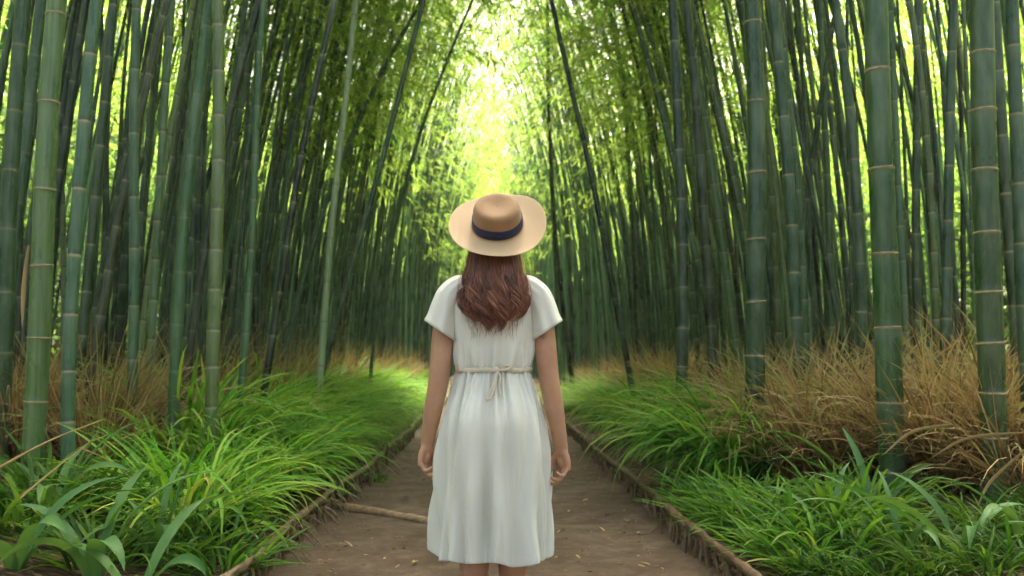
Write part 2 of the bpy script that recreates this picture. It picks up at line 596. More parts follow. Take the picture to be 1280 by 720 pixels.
# the big stems one can tell apart: photo points (x at three heights), distance, width in px, colour, label, node spacing
HERO = [
    ([(72, 0), (50, 360), (40, 610)], 5.3, 27, (0.105, 0.175, 0.105), "thick pale green bamboo with waxy bands at the far left, dry sheath hanging beside it", 0.44),
    ([(28, 0), (8, 360), (0, 560)], 5.7, 21, (0.035, 0.075, 0.05), "dark bamboo cut by the left picture edge beside the thick pale stem", 0.36),
    ([(44, 60), (20, 290), (2, 560)], 6.3, 16, (0.045, 0.095, 0.085), "teal tilted bamboo crossing behind the thick pale stem at the left edge", 0.3),
    ([(120, 0), (90, 360), (86, 620)], 5.2, 17, (0.055, 0.12, 0.105), "blue green bamboo, second thick stem from the left edge, leaning towards the path", 0.33),
    ([(172, 0), (166, 360), (166, 560)], 6.2, 13, (0.05, 0.11, 0.09), "straight blue green bamboo third from the left edge rising behind tall grass blades", 0.35),
    ([(214, 0), (192, 360), (180, 540)], 7.0, 10, (0.09, 0.15, 0.11), "slim grey green bamboo between the third and fourth thick stems on the left", 0.3),
    ([(262, 0), (226, 360), (216, 545)], 6.0, 15, (0.05, 0.115, 0.075), "green bamboo leaning right at its top just left of the olive stem", 0.34),
    ([(272, 0), (269, 360), (264, 550)], 5.9, 17, (0.10, 0.14, 0.075), "upright olive green bamboo with many close pale nodes on the left side", 0.26),
    ([(330, 0), (283, 180), (240, 480)], 7.2, 11, (0.018, 0.028, 0.018), "blackish tilted bamboo leaning right across the olive stem", 0.32),
    ([(410, 40), (360, 300), (330, 500)], 7.6, 10, (0.016, 0.022, 0.016), "black tilted bamboo leaning right in the middle of the left stand", 0.34),
    ([(446, 0), (424, 200), (400, 480)], 8.6, 9, (0.26, 0.32, 0.27), "whitish grey bamboo standing out in the middle of the left stand", 0.4),
    ([(530, 0), (452, 290), (398, 480)], 9.6, 8, (0.035, 0.07, 0.055), "long dark bamboo arching right to the bright leaves beside the path gap", 0.4),
    ([(582, 30), (508, 240), (470, 470)], 12.5, 5, (0.045, 0.085, 0.05), "thin bamboo arching rightmost of the left stand up into the sky gap", 0.4),
    ([(322, 120), (310, 360), (300, 520)], 7.2, 10, (0.06, 0.125, 0.08), "mid green bamboo just to the right of the upright olive stem", 0.33),
    ([(1095, 0), (1107, 360), (1116, 610)], 5.3, 33, (0.045, 0.105, 0.055), "thick dark green bamboo with tan node rings rising from the dry brown grass", 0.48),
    ([(1226, 0), (1236, 360), (1246, 660)], 4.9, 32, (0.042, 0.085, 0.042), "thick bamboo with closely spaced tan node rings near the right edge", 0.29),
    ([(939, 0), (945, 300), (942, 500)], 6.4, 25, (0.030, 0.070, 0.042), "dark green thick bamboo with pale nodes behind the big green grass mound", 0.42),
    ([(966, 0), (985, 230), (996, 430)], 7.4, 16, (0.035, 0.085, 0.062), "dark bamboo leaning left against the thick one behind the green grass mound", 0.36),
    ([(838, 0), (850, 240), (850, 480)], 8.2, 15, (0.024, 0.048, 0.032), "blackish upright bamboo behind the gap between the two green grass mounds", 0.36),
    ([(862, 60), (876, 220), (888, 450)], 8.6, 14, (0.030, 0.040, 0.028), "brown black bamboo standing just right of the blackish upright one", 0.36),
    ([(688, 0), (742, 240), (782, 450)], 11.0, 8, (0.016, 0.03, 0.018), "dark curved bamboo leaning left over the path, beside the sky gap", 0.4),
    ([(1041, 0), (1066, 210), (1074, 430)], 7.0, 14, (0.035, 0.075, 0.05), "slightly wavy dark bamboo left of the thick stem with tan rings", 0.36),
    ([(1266, 0), (1276, 300), (1290, 560)], 5.2, 18, (0.05, 0.10, 0.085), "blue green bamboo cut by the right picture edge", 0.33),
    ([(1192, 0), (1186, 240), (1180, 480)], 6.4, 13, (0.035, 0.075, 0.06), "dark upright bamboo between the two thick stems with tan rings", 0.34),
    ([(1246, 60), (1262, 300), (1276, 520)], 6.0, 15, (0.032, 0.06, 0.04), "dark bamboo leaning left just right of the closely ringed thick stem", 0.34),
    ([(1148, 0), (1146, 300), (1150, 500)], 7.4, 11, (0.03, 0.055, 0.032), "thin dark bamboo right behind the thick stem with widely spaced tan rings", 0.34),
    ([(1024, 0), (1034, 240), (1040, 440)], 8.6, 9, (0.05, 0.10, 0.05), "thin green bamboo between the leaning dark stem and the wavy one", 0.34),
    ([(687, 60), (694, 270), (712, 430)], 17.0, 7, (0.012, 0.02, 0.012), "thin black bamboo stem seen just past the hat brim, farthest along the right edging", 0.4),
]
hero_xy = []
hero_px = []
for hi, (pts, Yd, wpx, colr, label, sp) in enumerate(HERO):
    r_ = np.random.default_rng(900 + hi)
    # follow the sight lines down to the floor
    pl = [at(px, py, Yd) for px, py in pts]
    pl.sort(key=lambda p: p[2])
    a, b = pl[0], pl[1]
    g = float(gz(a[0], Yd))
    foot = a + (a - b) / (b[2] - a[2]) * (a[2] - g)
    base = np.array([foot[0], Yd, g])
    rad = wpx / FPX * Yd / 2
    zk = np.array([p[2] for p in pl]) - g
    xk = np.array([p[0] for p in pl]) - base[0]
    zk = np.concatenate([[0], zk]); xk = np.concatenate([[0], xk])
    cf = np.polyfit(zk, xk, 2, w=[1.0, 2, 2, 2])
    sgn = 1 if base[0] < 0 else -1
    H = 12.5
    ztop = zk[-1]
    def path(h, cf=cf, sgn=sgn, ztop=ztop, r_=None, ph=hi * 1.3):
        h = np.asarray(h, float)
        hh = np.maximum(h, 0)
        hc = np.minimum(hh, ztop)
        x = np.polyval(cf, hc) - cf[2]
        sl = 2 * cf[0] * ztop + cf[1]
        ex = np.clip(hh - ztop, 0, None)
        x = x + sl * ex + sgn * 0.024 * ex ** 2 + 0.006 * np.sin(2.1 * hh + ph) * np.minimum(1, hh)
        return np.stack([x, 0.006 * np.sin(1.7 * hh + ph), h - 0.02 * np.clip(hh - 7, 0, None) ** 2], -1)
    V, F, nd, nz = culm_geo(H, rad, path, sp * 1.12, 950 + hi, 20)
    root = thing("bamboo", label, "bamboo", base)
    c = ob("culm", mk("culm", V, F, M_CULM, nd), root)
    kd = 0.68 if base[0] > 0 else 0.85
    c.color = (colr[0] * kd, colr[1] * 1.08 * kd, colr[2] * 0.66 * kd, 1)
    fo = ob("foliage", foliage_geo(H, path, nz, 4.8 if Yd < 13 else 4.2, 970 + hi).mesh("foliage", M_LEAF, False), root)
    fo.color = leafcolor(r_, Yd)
    hero_xy.append((base[0], Yd))
    ph_ = path(np.array([1.0, 2.0]))
    hero_px.append((640 + FPX * (base[0] + ph_[0, 0]) / Yd, Yd, wpx))
    if wpx >= 25:
        for z in nz[nz < 4.2]:                       # the raised tan rings of the thick near stems
            c0 = path(np.array([z]))[0]
            rr = rad * (1 - 0.88 * (z / H) ** 1.4)
            ang = np.linspace(0, 2 * math.pi, 24, endpoint=False)
            tilt = r_.normal(0, 0.05, 2)
            prof = [(-0.006, 1.03), (-0.003, 1.075), (0.002, 1.085), (0.005, 1.03), (-0.006, 1.03)]
            Vr = np.array([[[rr * k * math.cos(t), rr * k * math.sin(t), dz + rr * (tilt[0] * math.cos(t) + tilt[1] * math.sin(t))] for t in ang] for dz, k in prof])
            ob("node_ring", mk("node_ring", Vr.reshape(-1, 3), grid_faces(len(prof), 24), M_RING), root, loc=c0)
    if hi == 0:
        V, F, al, ii = blades(np.array([[-0.065, -0.03, 1.42]]), np.array([2.9]), np.array([0.5]), np.array([0.034]), np.array([R(170)]), np.array([R(183)]), 10, p=0.7, across=3, twist=np.array([0.8]))
        sh = mk("sheath", V, F, M_DRY, {"tint": np.full(len(V), 0.85)})
        ob("sheath", sh, root)["label"] = "pale dry sheath strip hanging from the stem"

# the rest of the stand
cand = []
for side in (-1, 1):
    tries = 0
    pts = []
    while tries < 11000:
        tries += 1
        Y = 3.4 + 46 * rng.random() ** 1.25
        d = 0.35 + 6.0 * rng.random() ** 1.35
        dens = 1.0
        edge = ledge(Y) if side < 0 else redge(Y)
        off = 1.5 if Y < 6 else 1.35 - 0.75 * min(1, max(0, (Y - 13) / 11))
        x = edge + side * (off + d)
        px = 640 + FPX * x / Y
        if px < -170 or px > 1450:
            continue
        if side > 0 and Y < 6.2:
            continue
        if Y < 5.0:
            continue
        mind = 0.19 + 0.065 * d + 0.002 * Y + (0.08 if Y < 8 else 0)
        if any(abs(p[0] - x) < mind and abs(p[1] - Y) < mind and (p[0] - x) ** 2 + (p[1] - Y) ** 2 < mind ** 2 for p in pts):
            continue
        if any((hx - x) ** 2 + (hy - Y) ** 2 < 0.2 for hx, hy in hero_xy):
            continue
        # leave the recognisable near stems unobstructed
        if any(Y < hy and abs(px - hp) < hw * 0.5 + 90 / Y for hp, hy, hw in hero_px):
            continue
        pts.append((x, Y, d))
    for x, Y, d in pts:
        cand.append((x, Y, d, side))
for i in range(150):
    Y = 41 + 15 * rng.random()
    x = float(pcx(Y)) + rng.uniform(0.7, 5) * (1 if i % 2 else -1)
    if all((x - c[0]) ** 2 + (Y - c[1]) ** 2 > 0.16 for c in cand[-i:] if i):
        cand.append((x, Y, 3.0, -1 if x < pcx(Y) else 1))
cand.sort(key=lambda c: (0.05 / c[1]) * math.exp(-0.13 * max(0, c[2] - 0.4)), reverse=True)
inview = [c for c in cand if -20 < 640 + FPX * c[0] / c[1] < 1300]
NIND = 268
ind = set(inview[:NIND])
ZONES = {
    (-1, 0): "slender bamboo among the thick near stems on the left, up to the olive stem",
    (-1, 1): "slender bamboo in the middle of the left stand behind the long grass border",
    (-1, 2): "thin far bamboo of the left stand, close to the woman's left shoulder and hat",
    (1, 0): "slender dark bamboo in the near right stand behind the dry brown grass",
    (1, 1): "slender bamboo in the middle of the right stand behind the green grass mounds",
    (1, 2): "thin far bamboo of the right stand, just beyond the woman's right shoulder",
}
GRP = {(-1, 0): "near stems of the left stand", (-1, 1): "middle stems of the left stand", (-1, 2): "far stems of the left stand",
       (1, 0): "near stems of the right stand", (1, 1): "middle stems of the right stand", (1, 2): "far stems of the right stand"}
for i in range(300):  # grove continued unseen behind the camera, added to cut light from behind
    Y = rng.uniform(-22, 3.2)
    side = -1 if i % 2 else 1
    cand.append((float(pcx(max(Y, 0))) + side * (2.6 + 9 * rng.random() ** 1.3), Y, 9.0, side))
rest = MB()
restleaf = MB()
first = {}
for ci, cnd in enumerate(cand):
    x, Y, d, side = cnd
    pr = PROTO[int(rng.integers(len(PROTO)))]
    plume = Y > 11 and d < 2.4
    if Y > 3.3:
        pool = (ARCHING if plume else []) + [PROTO[int(q)] for q in rng.permutation(len(PROTO))]
        if plume:
            pool = [ARCHING[int(q)] for q in rng.permutation(len(ARCHING))] + pool[len(ARCHING):]
        room = side * (x - float(pcx(Y))) - 0.4
        ok = [q for q in pool if float(q["path"](np.array([10.5]))[0, 0]) < room]
        pr = ok[0] if ok else min(PROTO, key=lambda q: q["k2"])
    rot = (0 if side < 0 else math.pi) + rng.normal(0, 0.28)
    near = Y < 9
    if near:
        rot += rng.normal(0, 0.7)
    sc = rng.uniform(0.85, 1.12)
    scw = sc * (rng.uniform(0.38, 0.74) if rng.random() < 0.9 else rng.uniform(0.8, 1.1))
    colr = 0.58 * PALETTE[int(rng.choice(len(PALETTE), p=[.13, .13, .11, .1, .09, .09, .08, .07, .09, .04, .04, .03]))] * rng.choice([0.45, 0.8, 1.0, 1.3, 1.9], p=[.2, .22, .25, .2, .13])
    gnd = float(gz(x, Y))
    if cnd in ind:
        px = 640 + FPX * x / Y
        z = 0 if ((side < 0 and px < 285) or (side > 0 and px > 955)) else (1 if (side < 0 and px < 450) or (side > 0 and px > 815) else 2)
        root = thing("bamboo", ZONES[(side, z)], "bamboo", (x, Y, gnd), rot, GRP[(side, z)])
        if Y > 6:
            root.rotation_euler = (rng.normal(0, 0.015), max(-0.02, rng.normal(0.035, 0.045)), rot)
        root.scale = (scw, scw, sc)
        c = ob("culm", pr["cm"], root)
        c.color = (*colr, 1)
        f = ob("foliage", pr["fm"], root)
        f.color = leafcolor(rng, Y)
        f.scale = (sc / scw, sc / scw, 1)
        if plume:
            f.data = pr["fm2"]
            f.color = (f.color[0] * 1.1, f.color[1] * 1.1, f.color[2], 1)
    else:
        V, F, nd, nz = culm_geo(pr["H"] * sc, pr["r0"] * scw, lambda h, p=pr["path"]: p(h), 0.3, ci, 6, lo=True)
        ca, sa = math.cos(rot), math.sin(rot)
        V = np.stack([V[:, 0] * ca - V[:, 1] * sa + x, V[:, 0] * sa + V[:, 1] * ca + Y, V[:, 2] + gnd], -1)
        rest.add(V, F, shade=float(rng.choice([-0.6, -0.3, 0.0, 0.3, 0.8, 1.8], p=[.2, .22, .22, .16, .12, .08])))
        if rng.random() < (0.5 if Y < 40 else 0.25):
            continue
        LV, LF, LT = pr["lo"]
        LV = np.stack([(LV[:, 0] * ca - LV[:, 1] * sa) * sc + x, (LV[:, 0] * sa + LV[:, 1] * ca) * sc + Y, LV[:, 2] * sc + gnd], -1)
        restleaf.add(LV, LF, tint=LT)
o = ob("far_bamboo_stems", rest.mesh("far_bamboo_stems", M_CULM))
o.color = (0.045, 0.095, 0.06, 1)
o["kind"] = "stuff"; o["label"] = "dense far bamboo stems filling the depth of the grove behind the near ones"
o = ob("far_bamboo_foliage", restleaf.mesh("far_bamboo_foliage", M_LEAF, False))
o.color = (1.05, 1.05, 0.9, 1)
o["kind"] = "stuff"; o["label"] = "bright yellow green leaves of the far bamboo behind the stems"

# low leafy growth at the outer edge of the grove, bright through the stems
und = MB()
nrm = rng.normal
def leafcloud(mb, P, lmin, lmax, tm, ts):
    m = len(P)
    D = norm(nrm(0, 1, (m, 3)) + np.array([0, 0, -0.6]))
    sv = norm(np.cross(D, nrm(0, 1, (m, 3))))
    ln = rng.uniform(lmin, lmax, m)[:, None]
    w = ln * rng.uniform(0.13, 0.2, m)[:, None]
    V = np.stack([P, P + D * ln * 0.4 + sv * w, P + D * ln, P + D * ln * 0.4 - sv * w], 1)
    mb.add(V.reshape(-1, 3), np.arange(m * 4).reshape(-1, 4), tint=np.repeat(np.clip(rng.normal(tm, ts, m), 0, 1), 4))


low = MB()
for side in (-1, 1):
    n = 110000
    Y = rng.uniform(2, 58, n)
    x = pcx(Y) + side * rng.uniform(8.4, 12.5, n)
    zb_ = 4.4 if side < 0 else 2.8
    z = gz(x, Y) + zb_ + rng.beta(1.1, 1.3, n) * 8.5 * np.clip(0.55 + 0.45 * Y / 20, 0, 1)
    keep = (np.sin(x * 1.3 + z * 0.9) + np.sin(Y * 1.1 - z * 1.3) + np.sin(z * 2.1 + x * .7) + rng.normal(0, 0.7, n)) > (-0.3 if side < 0 else -0.5)
    leafcloud(und, np.stack([x, Y, z], -1)[keep], 0.14, 0.28, 0.42, 0.22)
    n = 85000
    Y = rng.uniform(2, 62, n)
    x = pcx(Y) + side * rng.uniform(13, 20, n)
    z = gz(x, Y) + rng.beta(1.1, 1.2, n) * 15.0
    leafcloud(und, np.stack([x, Y, z], -1), 0.3, 0.5, 0.35, 0.22)
    n = 48000 if side < 0 else 34000
    Y = rng.uniform(1, 58, n)
    x = pcx(Y) + side * rng.uniform(7.6, 10.5, n)
    z = gz(x, Y) + rng.beta(1.0, 1.25, n) * (6.0 if side < 0 else 4.0)
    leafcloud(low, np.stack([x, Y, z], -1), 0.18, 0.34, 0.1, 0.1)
o = ob("shade_foliage", low.mesh("shade_foliage", M_LEAF, False))
o.color = (0.30, 0.34, 0.5, 1)  # leaf colour darkened to stand in for the shade low in the stand
o["kind"] = "stuff"; o["label"] = "dark leaves put in for the shade behind the feet of the bamboo"
n = 80000
P = np.stack([rng.uniform(-16, 14, n), rng.uniform(54, 64, n), rng.beta(1.1, 1.2, n) * 13.5], -1)
D = norm(nrm(0, 1, (n, 3)) + np.array([0, 0, -0.6]))
sv = norm(np.cross(D, nrm(0, 1, (n, 3))))
ln = rng.uniform(0.25, 0.45, n)[:, None]
und.add(np.stack([P, P + D * ln * 0.4 + sv * ln * .2, P + D * ln, P + D * ln * 0.4 - sv * ln * .2], 1).reshape(-1, 3), np.arange(n * 4).reshape(-1, 4), tint=np.repeat(np.clip(rng.normal(0.4, 0.22, n), 0, 1), 4))
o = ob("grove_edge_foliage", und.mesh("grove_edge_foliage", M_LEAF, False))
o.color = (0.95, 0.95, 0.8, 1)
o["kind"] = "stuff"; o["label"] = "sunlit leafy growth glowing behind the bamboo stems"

# ------------------------------------------------------------------ grasses
def clump(seed, n, L0, L1, W, p0, p1, spread, mat_, tint=(0.5, 0.2), segs=7, across=2, bias=0.0, name="blades", twist=0.4, curl=0.35):
    """bias > 0: blades lean towards local +x (the path)"""
    r_ = np.random.default_rng(seed)
    az = r_.uniform(0, 2 * math.pi, n)
    az = az - bias * np.sin(az) * 0.9
    rad = spread * np.sqrt(r_.random(n))
    base = np.stack([rad * np.cos(az + r_.normal(0, .6, n)), rad * np.sin(az + r_.normal(0, .6, n)), np.full(n, -0.03)], -1)
    lens = r_.uniform(L0, L1, n)
    V, F, al, ii = blades(base, az, lens, W * r_.uniform(0.7, 1.3, n), np.radians(r_.uniform(*p0, n)), np.radians(r_.uniform(*p1, n)),
                          segs, p=1.25, across=across, twist=r_.normal(0, twist, n), side=r_.normal(0, curl, n))
    t = np.clip(r_.normal(tint[0], tint[1], n) + (0.9 * ((lens - L0) / (L1 - L0) - 0.55) if mat_ is M_DRY else 0), 0, 1)[ii]
    return mk(name, V, F, mat_, {"tint": t, "along": al})


GREEN = [clump(20 + i, 165, 0.45, 0.95, 0.0155, (4, 40), (75, 165), 0.13, M_GRASS, (0.5, 0.22), bias=0.75) for i in range(5)]
GREENF = [clump(40 + i, 120, 0.45, 0.95, 0.018, (4, 38), (75, 160), 0.15, M_GRASS, (0.55, 0.22), segs=5, bias=0.75) for i in range(4)]
GREENB = [clump(45 + i, 105, 0.5, 1.0, 0.025, (4, 42), (75, 160), 0.13, M_GRASS, (0.5, 0.22), segs=9, across=3, bias=0.6) for i in range(3)]
MOUND = [clump(50 + i, 230, 0.55, 1.15, 0.017, (3, 36), (85, 168), 0.17, M_GRASS, (0.42, 0.22), segs=8, bias=0.8) for i in range(4)]
DRYM = [clump(60 + i, 230, 0.35, 1.1, 0.0115, (3, 46), (25, 130), 0.16, M_DRY, (0.5, 0.28), segs=7, curl=0.15, twist=0.9) for i in range(4)]
DRYB = [clump(70 + i, 70, 0.6, 1.2, 0.021, (12, 55), (60, 125), 0.13, M_DRY, (0.7, 0.2), segs=8, across=3, curl=0.15) for i in range(3)]
SPIKY = [clump(80 + i, 85, 0.28, 0.55, 0.024, (5, 70), (60, 130), 0.16, M_GRASS, (0.35, 0.22), segs=7, across=3) for i in range(3)]


def put(name, meshes, x, y, s, rot, label, cat, group, color=None, part="blades", zs=1.0, extra=None):
    t = thing(name, label, cat, (x, y, float(gz(x, y))), rot, group)
    t.scale = (s, s, s * zs)
    o = ob(part, meshes[int(rng.integers(len(meshes)))], t)
    o.color = color or (1, 1, 1, 1)
    if extra is not None:
        e = ob("dry_blades", extra[int(rng.integers(len(extra)))], t)
        e.scale = (0.8, 0.8, 0.9)
    return t


def gcol(b=1.0):
    v = b * rng.uniform(0.85, 1.2)
    return (v * rng.uniform(0.85, 1.2), v, v * 0.9, 1)


# left border: an unbroken row of arching grass
Y = 4.7
while Y < 18:
    far = Y > 12
    for row in range(1 if Y < 5.3 else 2 if Y < 6.2 else 3 if Y < 16 else 2):
        yy_ = Y + rng.uniform(-0.12, 0.12)
        x = float(ledge(yy_)) - (0.42, 0.76, 1.10)[row] - rng.uniform(0, 0.12)
        zone = ("near left border" if Y < 6 else "middle left border" if not far else "far left border")
        rown = ("draping over the path edging", "in its middle row", "in its back row by the bamboo")[row]
        put("grass_clump", GREENF if far else (GREENB if Y < 7.5 and rng.random() < 0.6 else GREEN), x, yy_, rng.uniform(0.9, 1.15) * ((0.9, 0.85, 0.85)[row] if Y < 6.2 else (1.0, 1.2, 1.35)[row]), rng.normal(0, 0.35),
            f"arching green grass clump at the {zone}, {rown}", "grass", f"left border grass, {zone}, row {('edge', 'middle', 'back')[row]}", gcol(1.3))
    Y += 0.33 + 0.012 * Y
# thin dry stems behind the left border
for i in range(40):
    yy_ = 6.2 + 19 * rng.random() ** 1.2
    x = float(ledge(yy_)) - 1.3 - rng.uniform(0, 0.5)
    put("dry_grass_tuft", DRYM, x, yy_, rng.uniform(0.95, 1.25), rng.uniform(0, 6), "brown dry grass tuft behind the left grass border among the bamboo feet", "dry grass",
        "dry tufts behind the left border", zs=rng.uniform(0.9, 1.25))
for i in range(16):
    p = at(rng.uniform(-20, 170), 500, 5.9 + rng.uniform(-0.2, 1.3))
    put("dry_grass_tuft", DRYM, p[0], p[1], rng.uniform(0.75, 0.95), rng.uniform(0, 6), "upright straw coloured dry tuft between the thick bamboo stems at the left edge", "dry grass",
        "dry tufts at the left edge", zs=1.2)

# right side: green mounds
mounds = [(745, 7.0 * 1.9, 0.55, 0.8, "green grass mound farthest along the right edging, behind the woman's hand"),]
def mound(Y, off, s, label, n=3, grp=None, col=1.0, spread=0.3):
    for i in range(n):
        yy_ = Y + rng.uniform(-spread, spread)
        x = float(redge(yy_)) + off + rng.uniform(-0.1, 0.12)
        put("grass_clump", MOUND, x, yy_, 1.3 * s * rng.uniform(0.85, 1.1), math.pi + rng.normal(0, 0.35), label, "grass", grp, gcol(1.2 * col))
mound(6.7, 0.68, 0.82, "long green grass clump of the big mound in front of the dark thick bamboo", 4, "big green mound", 1.0, 0.45)
mound(7.3, 1.05, 0.85, "green grass clump at the back of the big mound, under the tan plumes", 2, "back of the big green mound", 0.95)
mound(8.6, 0.58, 0.72, "green grass clump in the dip between the two right mounds", 2, "dip between the mounds", 0.9)
mound(10.2, 0.72, 0.85, "green grass clump of the second mound along the right edging", 4, "second green mound", 1.05, 0.6)
mound(10.9, 1.2, 0.85, "green grass clump at the back of the second mound below the tan plumes", 2, "back of the second mound", 1.05)
Y = 12.3
while Y < 18:
    for row in range(2):
        yy_ = Y + rng.uniform(-0.15, 0.15)
        put("grass_clump", GREENF, float(redge(yy_)) + (0.5, 1.0)[row] + rng.uniform(-.1, .1), yy_, rng.uniform(0.95, 1.2), math.pi + rng.normal(0, .4),
            "small green grass clump at the far end of the right edging beyond the woman's elbow", "grass", "far right border", gcol(1.05))
    Y += 0.55
# near right: spiky low clumps
for px, py, Yd, s in ((905, 640, 5.25, 1.0), (960, 620, 5.0, 1.1), (1010, 640, 4.75, 1.1), (935, 650, 4.85, 0.95), (1050, 610, 4.9, 1.0), (985, 660, 4.55, 0.95), (1040, 670, 4.45, 0.9), (880, 610, 5.55, 0.9), (872, 622, 5.5, 0.85), (890, 650, 5.05, 0.8), (932, 682, 4.55, 0.8), (968, 704, 4.2, 0.8), (1010, 700, 4.2, 0.9), (860, 600, 5.9, 0.85), (845, 590, 6.2, 0.8)):
    p = at(px + 32, py, Yd)
    put("spiky_plant", SPIKY, p[0], p[1], s, rng.uniform(0, 6), "low bright green spiky grass plant beside the near right edging below the dry brown grass", "plant", "low spiky plants at the near right", gcol(0.95), part="leaves")

# dry tufts on the right
dry_spots = [
    (985, 7.1, 0.95, "a"), (1020, 6.7, 1.0, "a"), (1060, 6.5, 1.0, "a"), (1090, 6.9, 0.95, "a"), (1000, 6.1, 0.8, "a"), (1045, 5.9, 0.8, "a"), (965, 6.5, 0.75, "a"), (1075, 5.9, 0.8, "a"),
    (1150, 6.2, 1.05, "b"), (1185, 5.9, 1.05, "b"), (1160, 5.5, 0.9, "b"), (1195, 5.4, 0.85, "b"), (1215, 6.3, 1.0, "b"), (1140, 5.7, 0.8, "b"), (1175, 6.6, 1.0, "b"),
    (1265, 5.8, 1.0, "c"), (1290, 5.3, 1.0, "c"), (1255, 5.3, 0.8, "c"), (1300, 6.0, 1.1, "c"), (1285, 4.9, 0.8, "c"), (1240, 6.5, 1.0, "c")]
DL = {"a": ("brown dry grass tuft left of the thick bamboo with widely spaced tan rings", "dry tufts left of the ringed bamboo"),
      "b": ("tawny dry grass tuft between the two thick bamboos with tan rings", "dry tufts between the ringed bamboos"),
      "c": ("dry grass tuft at the right edge beside the closely ringed bamboo", "dry tufts at the right edge")}
for px, Yd, s, g in dry_spots:
    p = at(px, 500, Yd)
    put("dry_grass_tuft", DRYM, p[0], Yd, 1.2 * s, rng.uniform(0, 6), DL[g][0], "dry grass", DL[g][1], extra=DRYB)
for i in range(10):
    yy_ = 11.0 + 3.6 * rng.random()
    put("dry_grass_tuft", DRYM, float(redge(yy_)) + 1.4 + rng.uniform(-0.2, 0.3), yy_, rng.uniform(1.05, 1.25), rng.uniform(0, 6),
        "feathery tan grass tuft on top of the second green mound, by the woman's right sleeve", "dry grass", "tan plumes over the second mound")
for i in range(5):
    yy_ = 7.9 + 0.9 * rng.random()
    put("dry_grass_tuft", DRYM, float(redge(yy_)) + 1.25 + rng.uniform(-0.2, 0.35), yy_, rng.uniform(1.0, 1.2), rng.uniform(0, 6),
        "tan upright grass tuft behind the big green mound beside the dark thick bamboo", "dry grass", "tan plumes behind the big mound")
for i in range(10):
    yy_ = 14.8 + 9 * rng.random()
    put("dry_grass_tuft", DRYM, float(redge(yy_)) + 1.5 + rng.uniform(-0.3, 0.3), yy_, rng.uniform(0.8, 1.1), rng.uniform(0, 6),
        "pale dry grass tuft at the foot of the far right bamboo stems", "dry grass", "dry tufts at the far right")

for px, py, Yd, s_ in ((30, 690, 4.3, 1.1), (90, 660, 4.6, 1.1), (150, 640, 4.9, 1.1), (215, 680, 4.3, 1.0), (250, 650, 4.7, 1.0), (60, 630, 5.0, 1.1), (120, 700, 4.0, 0.9), (275, 690, 4.15, 0.8)):
    p = at(px, py, Yd)
    put("spiky_plant", SPIKY, p[0], p[1], s_, rng.uniform(0, 6), "low dark green grassy plant between the broad-leaved plants at the lower left", "plant", "low grassy plants at the lower left", gcol(0.75), part="leaves")
for px, py, Yd, s_ in ((1120, 690, 4.3, 0.9), (1180, 670, 4.5, 1.0), (1240, 690, 4.25, 0.9), (1270, 660, 4.6, 1.1)):
    p = at(px, py, Yd)
    put("grassy_plant", SPIKY, p[0] + 0.1, p[1] - 0.15, 0.6 * s_, rng.uniform(0, 6), "low dark green grassy plant below the two thick ringed bamboos at the lower right", "plant", "low grassy plants at the lower right", gcol(0.6), part="leaves")
for px, py, Yd, s_ in ((1010, 712, 3.95, 0.8), (1055, 716, 3.85, 0.9), (1105, 716, 3.75, 0.9), (1170, 716, 3.7, 0.9), (1235, 714, 3.65, 1.0), (1285, 712, 3.7, 1.0), (1140, 690, 4.05, 0.9), (1080, 690, 4.2, 0.9)):
    p = at(px, py, Yd)
    put("grassy_plant", SPIKY, p[0], p[1], 0.6 * s_, rng.uniform(0, 6), "low dark green grassy plant below the two thick ringed bamboos at the lower right", "plant", "low grassy plants at the lower right", gcol(0.6), part="leaves")
# broad-leaved plants in the near corners
def broad(px, py, Yd, leaves, label):
    p = at(px, py, Yd)
    g = float(gz(p[0], Yd))
    t = thing("broad_leaved_plant", label, "plant", (p[0], Yd, g))
    for az, ln, w, a0, a1 in leaves:
        V, F, al, ii = blades(np.array([[0.02 * math.cos(R(az)), 0.02 * math.sin(R(az)), -0.02]]), np.array([R(az)]), np.array([ln]), np.array([w * 1.1]), np.array([R(a0)]), np.array([R(a1)]),
                              14, p=1.4, across=3, keel=0.22, twist=np.array([rng.normal(0, 0.5)]), side=np.array([rng.normal(0, 0.3)]))
        ob("leaf", mk("leaf", V, F, M_BROAD, {"tint": np.full(len(V), rng.uniform(0.2, 1.0)), "along": al}), t)


broad(118, 690, 3.75, [(-65, 0.52, 0.085, 4, 172), (15, 0.70, 0.06, 12, 95), (160, 0.62, 0.075, 22, 112), (-120, 0.5, 0.07, 14, 150), (75, 0.6, 0.05, 8, 80)],
      "broad strap-leaved plant at the lower left with a folded leaf hanging down")
broad(20, 690, 3.7, [(-40, 0.5, 0.075, 15, 130), (10, 0.6, 0.07, 25, 100), (-90, 0.42, 0.085, 20, 160), (60, 0.55, 0.06, 20, 90)],
      "broad-leaved plant in the lower left corner with blue green leaves")
broad(195, 680, 4.1, [(-60, 0.6, 0.05, 15, 150), (-10, 0.75, 0.05, 15, 130), (48, 0.95, 0.055, 8, 52), (140, 0.5, 0.045, 12, 95), (-110, 0.55, 0.045, 15, 140), (100, 0.6, 0.04, 10, 70)],
      "strap-leaved plant beside the left grass border with one tall leaf pointing up")
broad(285, 690, 4.4, [(-50, 0.42, 0.028, 15, 140), (10, 0.5, 0.03, 15, 135), (70, 0.6, 0.03, 6, 90), (150, 0.4, 0.026, 12, 115), (-110, 0.5, 0.028, 25, 160)],
      "narrow-leaved plant where the left grass border meets the near edging")
